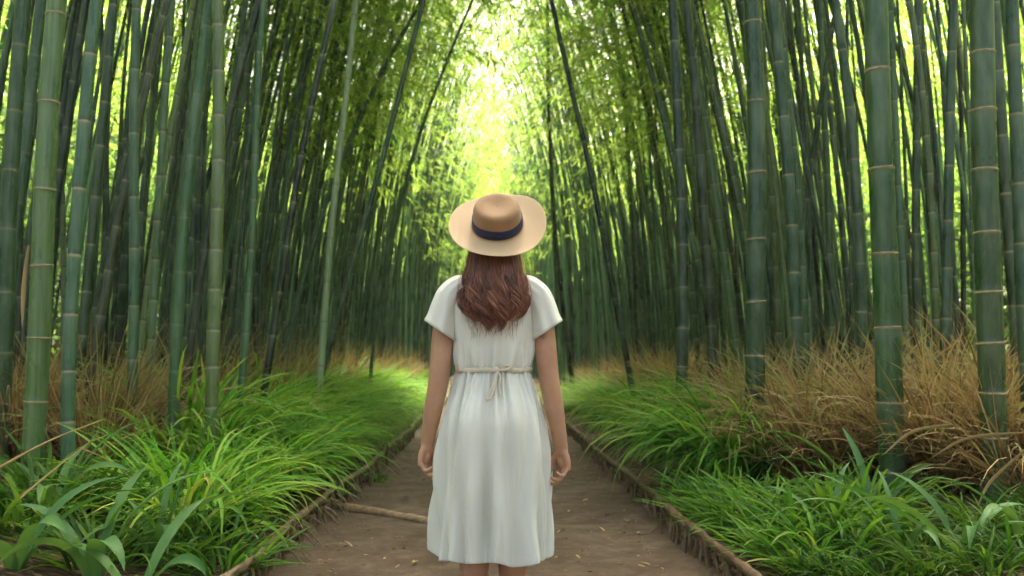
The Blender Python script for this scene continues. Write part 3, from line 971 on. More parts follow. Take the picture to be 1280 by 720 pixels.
broad(1205, 705, 3.9, [(-95, 0.45, 0.065, 8, 168), (-165, 0.75, 0.05, 38, 108), (172, 0.8, 0.055, 42, 100), (20, 0.5, 0.06, 20, 125), (-40, 0.45, 0.06, 15, 150), (120, 0.5, 0.05, 15, 80)],
      "broad strap-leaved plant at the lower right with a bright leaf folded down")
broad(70, 640, 4.5, [(-30, 0.6, 0.06, 15, 120), (-80, 0.5, 0.07, 12, 150), (40, 0.7, 0.05, 10, 80), (160, 0.6, 0.06, 20, 110), (110, 0.55, 0.05, 15, 90)],
      "strap-leaved plant between the first thick bamboos and the corner plants at the lower left")
broad(170, 712, 3.6, [(-20, 0.5, 0.06, 25, 130), (-75, 0.4, 0.065, 20, 150), (60, 0.55, 0.05, 18, 85), (170, 0.5, 0.06, 25, 120)],
      "low strap-leaved plant nearest the camera at the foot of the left border")
broad(1040, 655, 4.45, [(-100, 0.45, 0.035, 15, 160), (-30, 0.5, 0.035, 20, 130), (60, 0.55, 0.03, 10, 80), (150, 0.55, 0.035, 15, 120), (-160, 0.5, 0.03, 15, 140)],
      "bright strap-leaved plant rising out of the low spiky grass at the near right")
broad(1130, 690, 4.0, [(-90, 0.45, 0.045, 12, 150), (-170, 0.65, 0.04, 25, 115), (150, 0.6, 0.04, 15, 90), (30, 0.5, 0.045, 20, 120), (90, 0.5, 0.035, 12, 70)],
      "strap-leaved plant at lower right, left of the one with the folded leaf")
broad(1280, 700, 4.0, [(-140, 0.5, 0.055, 20, 150), (170, 0.55, 0.05, 20, 110), (-80, 0.4, 0.06, 15, 140), (30, 0.5, 0.05, 20, 110)],
      "broad-leaved plant in the lower right corner")
broad(1095, 620, 4.75, [(150, 0.75, 0.05, 20, 85), (-150, 0.6, 0.045, 20, 120), (-60, 0.5, 0.04, 10, 100), (20, 0.5, 0.045, 25, 85), (100, 0.6, 0.045, 12, 60), (-172, 0.8, 0.035, 30, 105)],
      "tall strap-leaved plant at the foot of the thick bamboo with widely spaced tan rings")

# loose dry stalks
def stalk(pts, r, label):
    P = spline([at(*p) for p in pts], 24)
    V, F = tube(P, np.linspace(r, r * 0.35, 24), 6)
    o = ob("dry_stalk", mk("dry_stalk", V, F, M_DRY, {"tint": np.full(len(V), 0.7)}))
    tag(o, label, "stalk")
stalk([(-20, 595, 4.2), (60, 552, 4.4), (130, 524, 4.7)], 0.008, "upper of two long tan dry stalks slanting over the left edge plants")
stalk([(20, 627, 4.1), (70, 585, 4.3), (122, 545, 4.6)], 0.006, "lower dry stalk slanting up from the corner plant at left")
stalk([(100, 560, 4.5), (135, 575, 4.5), (168, 600, 4.5)], 0.004, "short dry stalk pointing down to the folded strap leaf at left")
stalk([(108, 570, 4.6), (160, 545, 4.7), (205, 528, 5.0)], 0.003, "thin pale stalk crossing behind the tall strap leaf at left")
for pts, lab in (([(1290, 540, 4.3), (1210, 548, 4.5), (1160, 575, 4.6)], "long tan dry blade arching left over the right edge plants"),
                 ([(1190, 530, 4.6), (1140, 540, 4.7), (1102, 570, 4.7)], "curved dry blade hanging in front of the thick bamboo with widely spaced rings"),
                 ([(1290, 555, 4.2), (1240, 600, 4.3), (1222, 632, 4.3)], "straw blade falling across the foot of the closely ringed bamboo")):
    P = spline([at(*p) for p in pts], 20)
    s = np.linspace(0, 1, 20)
    V, F = tube(P, 0.0085 * np.sin(math.pi * (0.08 + 0.92 * s)) ** 0.8 + 0.0006, 8, ref=np.array([0, 1.0, 0.2]), flat=0.15)
    tag(ob("dry_leaf", mk("dry_leaf", V, F, M_DRY, {"tint": np.full(len(V), 0.8), "along": np.zeros(len(V))})), lab, "dry leaf")

# ------------------------------------------------------------------ path edging
def stick(seed, h, r):
    r_ = np.random.default_rng(seed)
    n = 7
    s = np.linspace(0, 1, n)
    P = np.stack([np.cumsum(r_.normal(0, 0.006, n)), np.cumsum(r_.normal(0, 0.008, n)), -0.05 + (h + 0.05) * s], -1)
    P -= P[0] * [1, 1, 0]
    V, F = tube(P, r * (1 - 0.3 * s) * np.where(s > 0.99, 0.3, 1), 6)
    return mk("stake", V, F, M_STAKE)


STICKS = [stick(i, h, r) for i, (h, r) in enumerate([(0.17, 0.011), (0.15, 0.013), (0.16, 0.009), (0.18, 0.012), (0.14, 0.015), (0.16, 0.010)])]


def edging(edge, side, y0, y1, label, mat_, r, hz):
    t = thing("wattle_edging", label, "edging", (0, 0, 0))
    yy = np.linspace(y0, y1, 260)
    r_ = np.random.default_rng(3 + side)
    wob = np.convolve(r_.normal(0, 1, 300), np.ones(9) / 9, "same")[:260]
    wob2 = np.convolve(r_.normal(0, 1, 300), np.ones(12) / 12, "same")[:260]
    P = np.stack([edge(yy) + 0.012 * wob, yy, hz + 0.014 * wob2], -1)
    th = r * (1 + 0.22 * np.convolve(r_.normal(0, 1, 300), np.ones(5) / 5, "same")[:260])
    V, F = tube(P, th, 9, ref=np.array([0, 0, 1.0]))
    V += r_.normal(0, 0.0035, V.shape)
    ob("rail", mk("rail", V, F, mat_), t)
    for k in range(2):                                       # thin woven withies under the rail
        ph = k * math.pi
        yw = np.linspace(y0, min(y1, 14), 420)
        Pw = np.stack([edge(yw) + side * 0.004 + 0.014 * np.sin(yw * 28 + ph), yw, hz * (0.38 + 0.3 * k) + 0.012 * np.sin(yw * 3.1 + k * 2)], -1)
        V, F = tube(Pw, 0.0075, 5, ref=np.array([0, 0, 1.0]))
        ob("withy", mk("withy", V, F, M_STAKE), t)
    ysk, sp = [], y0
    while sp < y1 and len(ysk) < 98:
        ysk.append(sp); sp += 0.055 + 0.0026 * sp ** 1.55
    for q in ysk:
        o = ob("stake", STICKS[int(r_.integers(len(STICKS)))], t, loc=(float(edge(q)) - side * r_.uniform(0.006, 0.03), q, float(0.0)))
        s = hz / 0.16 * r_.uniform(0.85, 1.05)
        o.scale = (1.15, 1.15, s)
        o.rotation_euler = (r_.normal(0, 0.14), -side * r_.uniform(-0.05, 0.16), r_.uniform(0, 6))
    return t


er = edging(redge, 1, 3.2, 24, "low wattle edging of brown sticks and a rail along the right of the path", M_RAIL, 0.024, 0.165)
el = edging(ledge, -1, 3.2, 24, "low pale wattle edging with frayed sticks along the left of the path", M_RAILP, 0.020, 0.17)
for q, h in ((6.35, 0.27), (8.9, 0.24), (4.9, 0.2)):        # stouter posts of the left edging
    s = np.linspace(0, 1, 6)
    P = np.stack([0 * s, 0 * s, -0.05 + (h + 0.05) * s], -1)
    V, F = tube(P, 0.022 * np.array([1, 1.05, 1, 0.95, 0.8, 0.15]), 7)
    ob("post", mk("post", V, F, M_STAKE), el, loc=(float(ledge(q)) + 0.035, q, 0))
# frayed roots curling out of the left edging on to the path
for i in range(26):
    q = 4.45 + 2.6 * rng.random()
    x0 = float(ledge(q)) + 0.02
    a = rng.uniform(-1, 1)
    P = spline([(x0, q, 0.13), (x0 + 0.06, q + 0.03 * a, 0.10), (x0 + 0.09 + rng.uniform(0, .05), q + 0.06 * a, 0.03), (x0 + rng.uniform(0.1, 0.24), q + 0.14 * a, 0.026)], 14)
    V, F = tube(P, np.linspace(0.006, 0.0025, 14), 5)
    ob("root", mk("root", V, F, M_RAILP), el)

# step log
P = spline([at(420, 634, 6.35) * [1, 1, 0] + [0, 0, 0.035], at(470, 643, 6.1) * [1, 1, 0] + [0, 0, 0.04], at(545, 656, 5.75) * [1, 1, 0] + [0, 0, 0.032], at(600, 664, 5.55) * [1, 1, 0] + [0, 0, 0.01]], 40)
rr = 0.034 * (1 + 0.12 * np.sin(np.linspace(0, 9, 40))) * np.where(np.arange(40) % 39 == 0, 0.55, 1)
V, F = tube(P, rr, 12, ref=np.array([0, 0, 1.0]))
V += rng.normal(0, 0.0015, V.shape)
tag(ob("step_log", mk("step_log", V, F, M_LOG)), "half buried pale log laid across the earth path beside the left edging", "log")

# fallen leaves, twigs, tuft and flower
LEAFM = []
for i in range(5):
    V, F, al, ii = blades(np.array([[0, 0, 0.006]]), np.array([0.0]), np.array([0.09]), np.array([0.02 + 0.004 * i]), np.array([R(82)]), np.array([R(96 + 4 * i)]), 8, across=3, keel=0.3, twist=np.array([0.5 - 0.2 * i]), side=np.array([0.4 - 0.3 * i]))
    LEAFM.append(mk("fallen_leaf", V, F, M_DRY, {"tint": np.full(len(V), 0.8 + 0.04 * i), "along": al}))
spots = [(775, 570), (735, 622), (748, 600), (765, 640), (780, 637), (800, 662), (755, 661), (797, 702), (812, 702), (824, 703), (738, 645), (835, 662), (720, 690), (790, 618), (760, 560),
         (480, 695), (500, 702), (455, 690), (495, 668), (420, 660), (510, 640), (455, 600), (470, 585), (505, 570), (440, 680), (520, 697), (700, 660), (850, 690)]
for px, py in spots:
    Yd = FPX * (CAMZ - 0.02) / (py - 450)
    o = ob("fallen_leaf", LEAFM[int(rng.integers(5))], loc=at(px, py, Yd) * [1, 1, 0] + [0, 0, 0.028])
    o.rotation_euler = (rng.normal(0, 0.15), rng.normal(0, 0.15), rng.uniform(0, 6))
    k = rng.uniform(0.4, 0.9)
    o.scale = (k, k, k)
    sd = "right" if px > 620 else "left"
    tag(o, f"small pale fallen leaf lying on the earth path {sd} of the woman", "leaf", f"fallen leaves on the path, {sd} of the woman")
n = 5200
Yl = 3.0 + 15 * rng.random(n) ** 1.5
ul = rng.uniform(-1, 1, n)
ul = np.where(rng.random(n) < 0.55, np.sign(ul) * (1 - 0.22 * rng.random(n) ** 1.6), ul)
Pg = np.stack([pcx(Yl) + ul * (HALF - 0.02), Yl, np.full(n, 0.024)], -1)
LB = MB()
a_ = rng.uniform(0, 6.3, n); ln = (0.004 + 0.016 * rng.random(n) ** 3)[:, None]
D = np.stack([np.cos(a_), np.sin(a_), rng.uniform(0, 0.3, n)], -1); sv = np.stack([-np.sin(a_), np.cos(a_), rng.normal(0, 0.2, n)], -1)
w = ln * rng.uniform(0.2, 0.8, n)[:, None]
up = np.array([0, 0, 1.0])
LB.add(np.stack([Pg - D * ln, Pg + sv * w + up * ln * .25, Pg + D * ln, Pg - sv * w + up * ln * .2], 1).reshape(-1, 3), np.arange(n * 4).reshape(-1, 4), tint=np.repeat(rng.random(n) ** 2.2, 4))
o = ob("path_litter", LB.mesh("path_litter", M_DRY, False))
o["kind"] = "stuff"; o["label"] = "grit and crumbled leaf bits strewn over the earth path"
for pts, lab in (([(798, 664), (812, 662), (824, 652)], "pale forked twig lying on the path near the right edging"), ([(850, 668), (856, 690), (866, 676)], "small reddish bent twig against the right edging"),
                 ([(385, 640), (400, 628), (418, 640)], "curled root piece below the left edging near the step log"), ([(430, 605), (442, 600), (452, 608)], "dark star-shaped bit of twig on the path at left")):
    P = []
    for px, py in pts:
        Yd = FPX * (CAMZ - 0.03) / (py - 450)
        P.append(at(px, py, Yd) * [1, 1, 0] + [0, 0, 0.035])
    V, F = tube(spline(P, 10), np.linspace(0.005, 0.002, 10), 5)
    tag(ob("twig", mk("twig", V, F, M_RAILP)), lab, "twig")
p = at(458, 590, 7.2)
put("weed_tuft", SPIKY, float(ledge(7.75)) + 0.07, 7.75, 0.34, 0.5, "small green weed sprouting on the path at the foot of the left edging", "plant", None, part="leaves").location.z = 0.02
# red blossom at lower left
c0 = at(209, 693, 4.35)
t = thing("red_flower", "tiny red blossom among the leaves at the lower left beside the edging", "flower", c0)
M_RED, nt, out = mat("red_petal")
principled(nt, out, (0.45, 0.03, 0.04), 0.5)
V, F, al, ii = blades(np.zeros((6, 3)), np.arange(6) * 1.047, np.full(6, 0.022), np.full(6, 0.014), np.full(6, R(30)), np.full(6, R(95)), 5, across=3)
ob("petals", mk("petals", V, F, M_RED), t)
V, F = tube(np.array([[0, 0, 0.0], [0.005, 0.01, -0.06], [0.0, 0.03, -0.14]]), 0.002, 5)
ob("stem", mk("stem", V, F, M_BROAD, {"tint": np.full(len(V), 0.5)}), t)
# ------------------------------------------------------------------ the woman
PXo, PYo = -0.073, 3.56           # where she stands
SC = FPX / PYo


def hp(px, py, y=0.0):
    """photo pixel -> her own coordinates on the plane y (0 = through her spine, + = away from the camera)"""
    p = at(px, py, PYo + y)
    return np.array([p[0] - PXo, y, p[2]])


def m_skin():
    m, nt, out = mat("skin")
    oc = objcoord(nt)
    a = noise(nt, 7, 4, 0.6, oc)
    c = ramp(nt, a, [(0.3, (0.37, 0.19, 0.115)), (0.7, (0.48, 0.28, 0.18))])
    c = mixc(nt, ramp(nt, noise(nt, 38, 5, 0.7, oc), [(0.5, (0,) * 3), (0.72, (0.35,) * 3)]), c, (0.36, 0.16, 0.10))
    b = principled(nt, out, c, 0.5, normal=bump(nt, noise(nt, 260, 3, 0.6, oc), 0.08, 0.002), spec=0.35)
    b.inputs["Subsurface Weight"].default_value = 0.15
    b.inputs["Subsurface Radius"].default_value = (0.012, 0.005, 0.003)
    b.inputs["Subsurface Scale"].default_value = 1.0
    return m


def m_cloth():
    m, nt, out = mat("white_cotton")
    oc = objcoord(nt)
    w1 = N(nt, "ShaderNodeTexWave"); w1.inputs["Scale"].default_value = 260; w1.bands_direction = "Z"
    L(nt, oc, w1.inputs["Vector"])
    wr = noise(nt, 1, 5, 0.6, mapped(nt, oc, (26, 26, 9)), 0.6)
    cr = noise(nt, 60, 4, 0.65, oc)
    h = mixc(nt, 0.25, wr, w1.outputs[0])
    h = mixc(nt, 0.2, h, cr)
    b = principled(nt, None, (0.80, 0.795, 0.735), 0.8, normal=bump(nt, h, 0.36, 0.008), spec=0.2)
    b.inputs["Sheen Weight"].default_value = 0.15
    t = nt.nodes.new("ShaderNodeBsdfTranslucent"); t.inputs[0].default_value = (0.66, 0.72, 0.64, 1)
    mx = nt.nodes.new("ShaderNodeMixShader"); mx.inputs[0].default_value = 0.16
    L(nt, b.outputs[0], mx.inputs[1]); L(nt, t.outputs[0], mx.inputs[2]); L(nt, mx.outputs[0], out.inputs[0])
    return m


def m_hair():
    m, nt, out = mat("auburn_hair")
    t = attr(nt, "tint")
    c = ramp(nt, t, [(0.0, (0.03, 0.012, 0.008)), (0.5, (0.16, 0.052, 0.029)), (1.0, (0.42, 0.175, 0.10))])
    b = principled(nt, out, c, 0.38, spec=0.5)
    b.inputs["Anisotropic"].default_value = 0.5
    return m


M_SKIN, M_CLOTH, M_HAIR = m_skin(), m_cloth(), m_hair()
def m_straw():
    m, nt, out = mat("hat_felt")
    oc = objcoord(nt)
    a = noise(nt, 5, 4, 0.6, oc)
    fb = noise(nt, 150, 5, 0.7, oc)
    c = ramp(nt, a, [(0.3, (0.26, 0.15, 0.075)), (0.7, (0.34, 0.205, 0.11))])
    c = mixc(nt, attr(nt, "brim"), c, mixc(nt, 0.8, c, (0.56, 0.40, 0.25)))
    principled(nt, out, c, 0.85, normal=bump(nt, fb, 0.25, 0.004), spec=0.2, Sheen_Weight=0.2)
    return m
M_HAT = m_straw()
M_BAND, nt, out = mat("navy_band")
principled(nt, out, mixc(nt, noise(nt, 70, 4, 0.6, objcoord(nt)), (0.008, 0.013, 0.04), (0.024, 0.036, 0.10)), 0.6, normal=bump(nt, noise(nt, 400, 2, 0.5, objcoord(nt)), 0.3, 0.002), spec=0.35)
M_SASH, nt, out = mat("beige_cord")
principled(nt, out, mixc(nt, noise(nt, 90, 4, 0.6, objcoord(nt)), (0.50, 0.43, 0.33), (0.66, 0.60, 0.49)), 0.75, normal=bump(nt, noise(nt, 200, 3, 0.5, objcoord(nt)), 0.4, 0.003), spec=0.2)
M_SHOE, nt, out = mat("shoe_leather")
principled(nt, out, (0.25, 0.16, 0.09), 0.5)


def loft(rings, m=40, ex=2.0):
    """rings (z, cx, cy, a, b) -> closed tube with capped ends (ends shrunk to a point)"""
    t = np.linspace(0, 2 * math.pi, m, endpoint=False)
    ct, st = np.cos(t), np.sin(t)
    cx_ = np.sign(ct) * np.abs(ct) ** (2 / ex)
    sy_ = np.sign(st) * np.abs(st) ** (2 / ex)
    first, last = rings[0], rings[-1]
    rr = [(first[0], first[1], first[2], 1e-4, 1e-4)] + list(rings) + [(last[0], last[1], last[2], 1e-4, 1e-4)]
    V = np.array([np.stack([cx + a * cx_, cy + b * sy_, np.full(m, z)], -1) for z, cx, cy, a, b in rr])
    return V.reshape(-1, 3), grid_faces(len(rr), m)


def rod(pts, rad, n=20, sides=16, flat=None, ref=None):
    """tapered, rounded limb through points"""
    P = spline(pts, n)
    r = np.interp(np.linspace(0, 1, n), np.linspace(0, 1, len(rad)), rad)
    d0, d1 = norm(P[0] - P[1]), norm(P[-1] - P[-2])
    cap = [(0.95, 0.3), (0.7, 0.71), (0.35, 0.94)]
    P = np.vstack([[P[0] + d0 * r[0]], [P[0] + d0 * r[0] * a for a, b in cap], P, [P[-1] + d1 * r[-1] * a for a, b in cap[::-1]], [P[-1] + d1 * r[-1]]])
    r = np.concatenate([[1e-4], [r[0] * b for a, b in cap], r, [r[-1] * b for a, b in cap[::-1]], [1e-4]])
    return tube(P, r, sides, flat=flat, ref=ref)


def ball(c, rad, rot=0.0, n=22, m=28):
    th = np.linspace(0.02, math.pi - 0.02, n)
    t = np.linspace(0, 2 * math.pi, m, endpoint=False)
    V = np.array([[rad[0] * math.sin(a) * math.cos(b), rad[1] * math.sin(a) * math.sin(b), rad[2] * math.cos(a)] for a in th for b in t])
    V[np.arange(m)] = [0, 0, rad[2]]; V[-np.arange(1, m + 1)] = [0, 0, -rad[2]]
    c_, s_ = math.cos(rot), math.sin(rot)
    V = np.stack([V[:, 0], V[:, 1] * c_ - V[:, 2] * s_, V[:, 1] * s_ + V[:, 2] * c_], -1)
    return V + np.asarray(c), grid_faces(n, m)


woman = thing("person", "woman seen from behind in a white dress and tan hat walking along the path", "woman", (PXo, PYo, 0.02))
body = MB()
body.add(*loft([(0.70, 0, 0, .10, .08), (.76, 0, -.005, .158, .105), (.85, 0, -.015, .172, .118), (.94, 0, -.005, .148, .10), (1.02, 0, 0, .124, .085), (1.10, 0, 0, .128, .09),
                (1.20, 0, .004, .142, .10), (1.28, 0, .002, .150, .098), (1.335, 0, -.004, .135, .082), (1.37, 0, -.006, .095, .066), (1.40, 0, -.004, .062, .056), (1.46, 0, .006, .051, .05), (1.52, 0, .02, .05, .052)], 44))
HC = np.array([0.012, 0.045, 1.555])
TILT = R(24)
hrot = lambda v: np.stack([v[..., 0], v[..., 1] * math.cos(TILT) - v[..., 2] * math.sin(TILT), v[..., 1] * math.sin(TILT) + v[..., 2] * math.cos(TILT)], -1)
body.add(*ball(HC, (.072, .09, .108), TILT))
hd = lambda p: HC + hrot(np.array(p, float))
body.add(*rod([hd((0, .035, -.02)), hd((0, .052, -.07)), hd((0, .062, -.098))], [.055, .045, .026]))      # jaw and chin
body.add(*rod([hd((0, .083, .012)), hd((0, .096, -.012)), hd((0, .106, -.03))], [.008, .010, .012], 8))    # nose
for sx in (-1, 1):
    body.add(*rod([hd((sx * .012, .086, -.058)), hd((0, .094, -.056))], [.006, .008], 6))                   # lips
    body.add(*rod([hd((sx * .012, .083, -.068)), hd((0, .089, -.068))], [.006, .009], 6))
    body.add(*ball(hd((sx * .030, .074, .008)), (.013, .012, .011)))                                        # eyes
    body.add(*rod([hd((sx * .014, .082, .026)), hd((sx * .046, .066, .024))], [.007, .006], 6))             # brow
    body.add(*rod([hd((sx * .074, -.005, .015)), hd((sx * .080, -.012, 0)), hd((sx * .074, -.002, -.024))], [.013, .014, .009], 8))
ARM = {-1: [hp(566, 376), hp(554, 425, -.012), hp(549, 478, -.03), hp(541, 520, -.015), hp(534, 562, .01)],
       1: [hp(670, 376), hp(680, 425, -.012), hp(686, 478, -.03), hp(694, 522, -.015), hp(702, 568, .01)]}
for sx in (-1, 1):
    A = ARM[sx]
    body.add(*rod([np.array([sx * .07, -.005, 1.335]), A[0], A[1], A[2], A[3], A[4]], [.052, .053, .045, .041, .037, .0255], 34, 20))
    # hand: four bent fingers and a thumb off the side of the palm
    wr = A[4]
    D = norm(np.array([sx * 0.10, 0.05, -1.0]))
    Nn = norm(np.array([-sx * 0.80, -0.55, 0.0])); Nn = norm(Nn - D * Nn.dot(D))
    Wd = np.cross(D, Nn) * (1 if np.cross(D, Nn)[1] > 0 else -1)      # towards the index finger (forward)
    body.add(*rod([wr - D * .015, wr + D * .012], [.027, .025], 6))
    for k, (off, lm, ln, fl, rf) in enumerate(((.031, .082, (.040, .025, .021), (20, 38, 30), .0088), (.0105, .086, (.044, .028, .022), (28, 42, 34), .0090),
                                              (-.0105, .082, (.041, .026, .021), (36, 46, 36), .0086), (-.030, .074, (.032, .020, .018), (42, 48, 36), .0076))):
        base = wr + D * lm + Wd * off
        body.add(*rod([wr + D * .004 + Wd * off * .45, wr + D * lm * .55 + Wd * off * .85 - Nn * .002, base], [.015, .0145, .0115], 10, 12))
        p, ang, pts = base, 8.0, [base - D * .01]
        for seg, f in zip(ln, fl):
            ang += f
            d_ = D * math.cos(R(ang)) + Nn * math.sin(R(ang)) + Wd * off * 1.6 * (1 if ang < 50 else 0)
            p = p + norm(d_) * seg
            pts.append(p)
        body.add(*rod(pts, [rf * 1.15, rf * 1.1, rf, rf * .78], 16, 12))
    tb = wr + D * .022 + Wd * .022 + Nn * .008
    body.add(*rod([tb, tb + D * .030 + Wd * .018 + Nn * .016, tb + D * .060 + Wd * .024 + Nn * .026, tb + D * .080 + Wd * .018 + Nn * .036], [.0155, .0120, .0100, .0075], 14, 12))
    body.add(*rod([wr + D * .02, wr + D * .05 + Nn * .006, wr + D * .075], [.016, .018, .014], 10, 12))
    # legs
    hipx = sx * .085
    fx = sx * .075
    st_ = 0.05 if sx > 0 else -0.03
    body.add(*rod([(hipx, -.01, .80), (hipx * 1.02, -.005, .66), (fx * 1.08, .0, .48), (fx * 1.02, st_ * .4 - .022, .36), (fx, st_ * .6 - .012, .25), (fx, st_ * .8, .10), (fx, st_, .045)],
                  [.092, .082, .058, .062, .059, .036, .034], 40, 22))
    body.add(*rod([(fx, st_ - .035, .035), (fx + sx * .006, st_ + .06, .040), (fx + sx * .012, st_ + .13, .022)], [.030, .036, .024], 14, 16))
bm_ = body.mesh("person_body", M_SKIN)
tmp = ob("tmp", bm_)
rm = tmp.modifiers.new("r", "REMESH"); rm.mode = "VOXEL"; rm.voxel_size = 0.0032; rm.use_smooth_shade = True
smo = tmp.modifiers.new("s", "SMOOTH"); smo.factor = 0.5; smo.iterations = 6
dg = bpy.context.evaluated_depsgraph_get()
me = bpy.data.meshes.new_from_object(tmp.evaluated_get(dg))
bpy.data.objects.remove(tmp)
me.materials.clear(); me.materials.append(M_SKIN)
for p_ in me.polygons:
    p_.use_smooth = True
ob("body", me, woman)
for sx in (-1, 1):                                # flat shoes
    fx, st_ = sx * .075, (0.05 if sx > 0 else -0.03)
    V, F = rod([(fx, st_ - .035, .026), (fx + sx * .006, st_ + .06, .026), (fx + sx * .012, st_ + .14, .022)], [.038, .044, .030], 18, 18)
    V[:, 2] = np.maximum(V[:, 2], 0.002)
    ob("shoe", mk("shoe", V, F, M_SHOE), woman)

# dress: gathered skirt and bodice in one cloth, sleeves of their own
TH = np.linspace(0, 2 * math.pi, 420, endpoint=False)          # 270 deg faces the camera
r_ = np.random.default_rng(77)


def fold(th, z, freqs, k):
    out = 0
    for f, a, ph, dr in freqs:
        out = out + a * np.cos(f * th + ph + dr * z + 0.5 * np.sin(3 * z + ph))
    return out


def crease(th, z, freqs):
    out = 0
    for f, a, ph, dr in freqs:
        out = out + a * (2 * np.abs(np.sin(0.5 * (f * th + ph + dr * z + 0.5 * np.sin(3 * z + ph)))) ** 0.8 - 1.2)
    return out


lo_f = [(f, a, r_.uniform(0, 6.3), r_.normal(0, 2.6)) for f, a in ((5, .25), (8, .38), (10, .48), (13, .48), (17, .40), (21, .25))]
hi_f = [(f, a, r_.uniform(0, 6.3), r_.normal(0, 0.8)) for f, a in ((34, .5), (41, .5), (27, .35), (52, .2))]
zs = np.concatenate([np.linspace(0.262, 0.275, 4), np.linspace(0.29, 1.005, 110)])
prof = np.array([(0.26, .228, .166, -.006), (.32, .234, .170, -.007), (.42, .238, .174, -.008), (.55, .238, .178, -.010), (.68, .234, .178, -.014), (.78, .222, .168, -.018), (.86, .206, .153, -.016), (.93, .182, .131, -.008), (.98, .151, .109, -.002), (1.01, .143, .100, 0)])
def pf(z, c):
    return np.interp(z, prof[:, 0], prof[:, c]) * (0.885 if c in (1, 2) and z < .95 else 0.97)
VV = []
for z in zs:
    a, b, cy = (np.mean([pf(z + dz, c) for dz in (-.03, -.015, 0, .015, .03)]) for c in (1, 2, 3))
    k = np.clip((0.99 - z) / 0.72, 0, 1)
    big = 1.45 * fold(TH, z, lo_f[:5], k) + 0.45 * crease(TH, z, lo_f[1:5]) + 0.12
    sharp = np.where(big > 0, np.abs(big) ** 0.8, -np.abs(big) ** 1.15)
    off = 0.034 * k ** 0.7 * sharp + 0.0100 * np.exp(-((z - 0.97) / 0.16) ** 2) * fold(TH, z, hi_f, 0) + 0.0014 * k * fold(TH, z, hi_f, 0)
    diag = np.cos(6 * TH + 7.5 * z + 1.2 * np.sin(2 * TH)) + 0.8 * np.cos(9 * TH - 9 * z + 2 + np.sin(3 * TH))
    off = off + 0.010 * np.exp(-((z - 0.52) / 0.24) ** 2) * diag
    # drape off the seat: two soft swells and the valley between the legs
    back = np.clip(-np.sin(TH), 0, 1)
    xx = a * np.cos(TH)
    off = off + back * (0.018 * np.exp(-((np.abs(xx) - .085) / .05) ** 2) * np.exp(-((z - .82) / .10) ** 2) - 0.020 * np.exp(-(xx / .035) ** 2) * np.clip((0.80 - z) / .4, 0, 1) * np.clip((z - .2) / .2, 0, 1))
    off = off - back * 0.0035 * np.exp(-((xx + .004) / .005) ** 2) + (0.0018 if z < 0.292 else 0)
    hem = 0.007 * np.sin(3 * TH + 1) + 0.006 * np.sin(7 * TH) + 0.25 * off
    zz = z + 0.018 * np.clip((0.9 - z) / 0.6, 0, 1) + hem * np.clip((0.5 - z) / 0.25, 0, 1)
    VV.append(np.stack([(a + off) * np.cos(TH), cy + (b + off) * np.sin(TH), np.broadcast_to(zz, TH.shape)], -1))
Vs = np.array(VV)
dress = ob("dress", None, woman)
dress["label"] = "white cotton dress with gathered skirt"
sk = ob("skirt", mk("skirt", Vs.reshape(-1, 3), grid_faces(len(zs), len(TH)), M_CLOTH), dress)
sd = sk.modifiers.new("thick", "SOLIDIFY"); sd.thickness = 0.0022; sd.offset = -1

TB = np.linspace(0, 2 * math.pi, 300, endpoint=False)
bp = np.array([(1.005, .143, .100, 0), (1.03, .150, .108, -.003), (1.08, .158, .115, -.004), (1.15, .163, .117, -.002), (1.22, .167, .118, -.002), (1.28, .172, .114, -.004), (1.32, .168, .100, -.006),
               (1.35, .152, .084, -.007), (1.372, .122, .073, -.007), (1.386, .092, .066, -.006), (1.394, .074, .062, -.005)])
zb = np.interp(np.linspace(0, 1, 90), np.linspace(0, 1, len(bp)), bp[:, 0])
g1 = [(f, a, r_.uniform(0, 6.3), r_.normal(0, 3)) for f, a in ((23, .5), (31, .5), (37, .4), (17, .5))]
g2 = [(f, a, r_.uniform(0, 6.3), r_.normal(0, 9)) for f, a in ((5, .5), (8, .5), (11, .4))]
VV = []
for i, z in enumerate(zb):
    a, b, cy = (np.interp(z, bp[:, 0], bp[:, c]) for c in (1, 2, 3))
    w = np.exp(-((z - 1.005) / .10) ** 2)
    off = .0062 * w * fold(TB, z, g1, 0) + .0095 * np.exp(-((z - 1.15) / .13) ** 2) * fold(TB, z, g2, 0)
    xx = a * np.cos(TB)
    back = np.clip(-np.sin(TB), 0, 1)
    # gathers running down to the knot
    off = off + back * .0080 * np.cos(xx / (.018 + .10 * max(0, z - 1.005)) * 2) * np.exp(-((z - 1.06) / .14) ** 2) - back * .006 * np.exp(-(xx / .03) ** 2) * np.exp(-((z - 1.2) / .1) ** 2)
    VV.append(np.stack([(a + off) * np.cos(TB), cy + (b + off) * np.sin(TB), np.full(300, z)], -1))
Vb = np.array(VV)
bo = ob("bodice", mk("bodice", Vb.reshape(-1, 3), grid_faces(len(zb), 300), M_CLOTH), dress)
sd = bo.modifiers.new("thick", "SOLIDIFY"); sd.thickness = 0.0022; sd.offset = -1
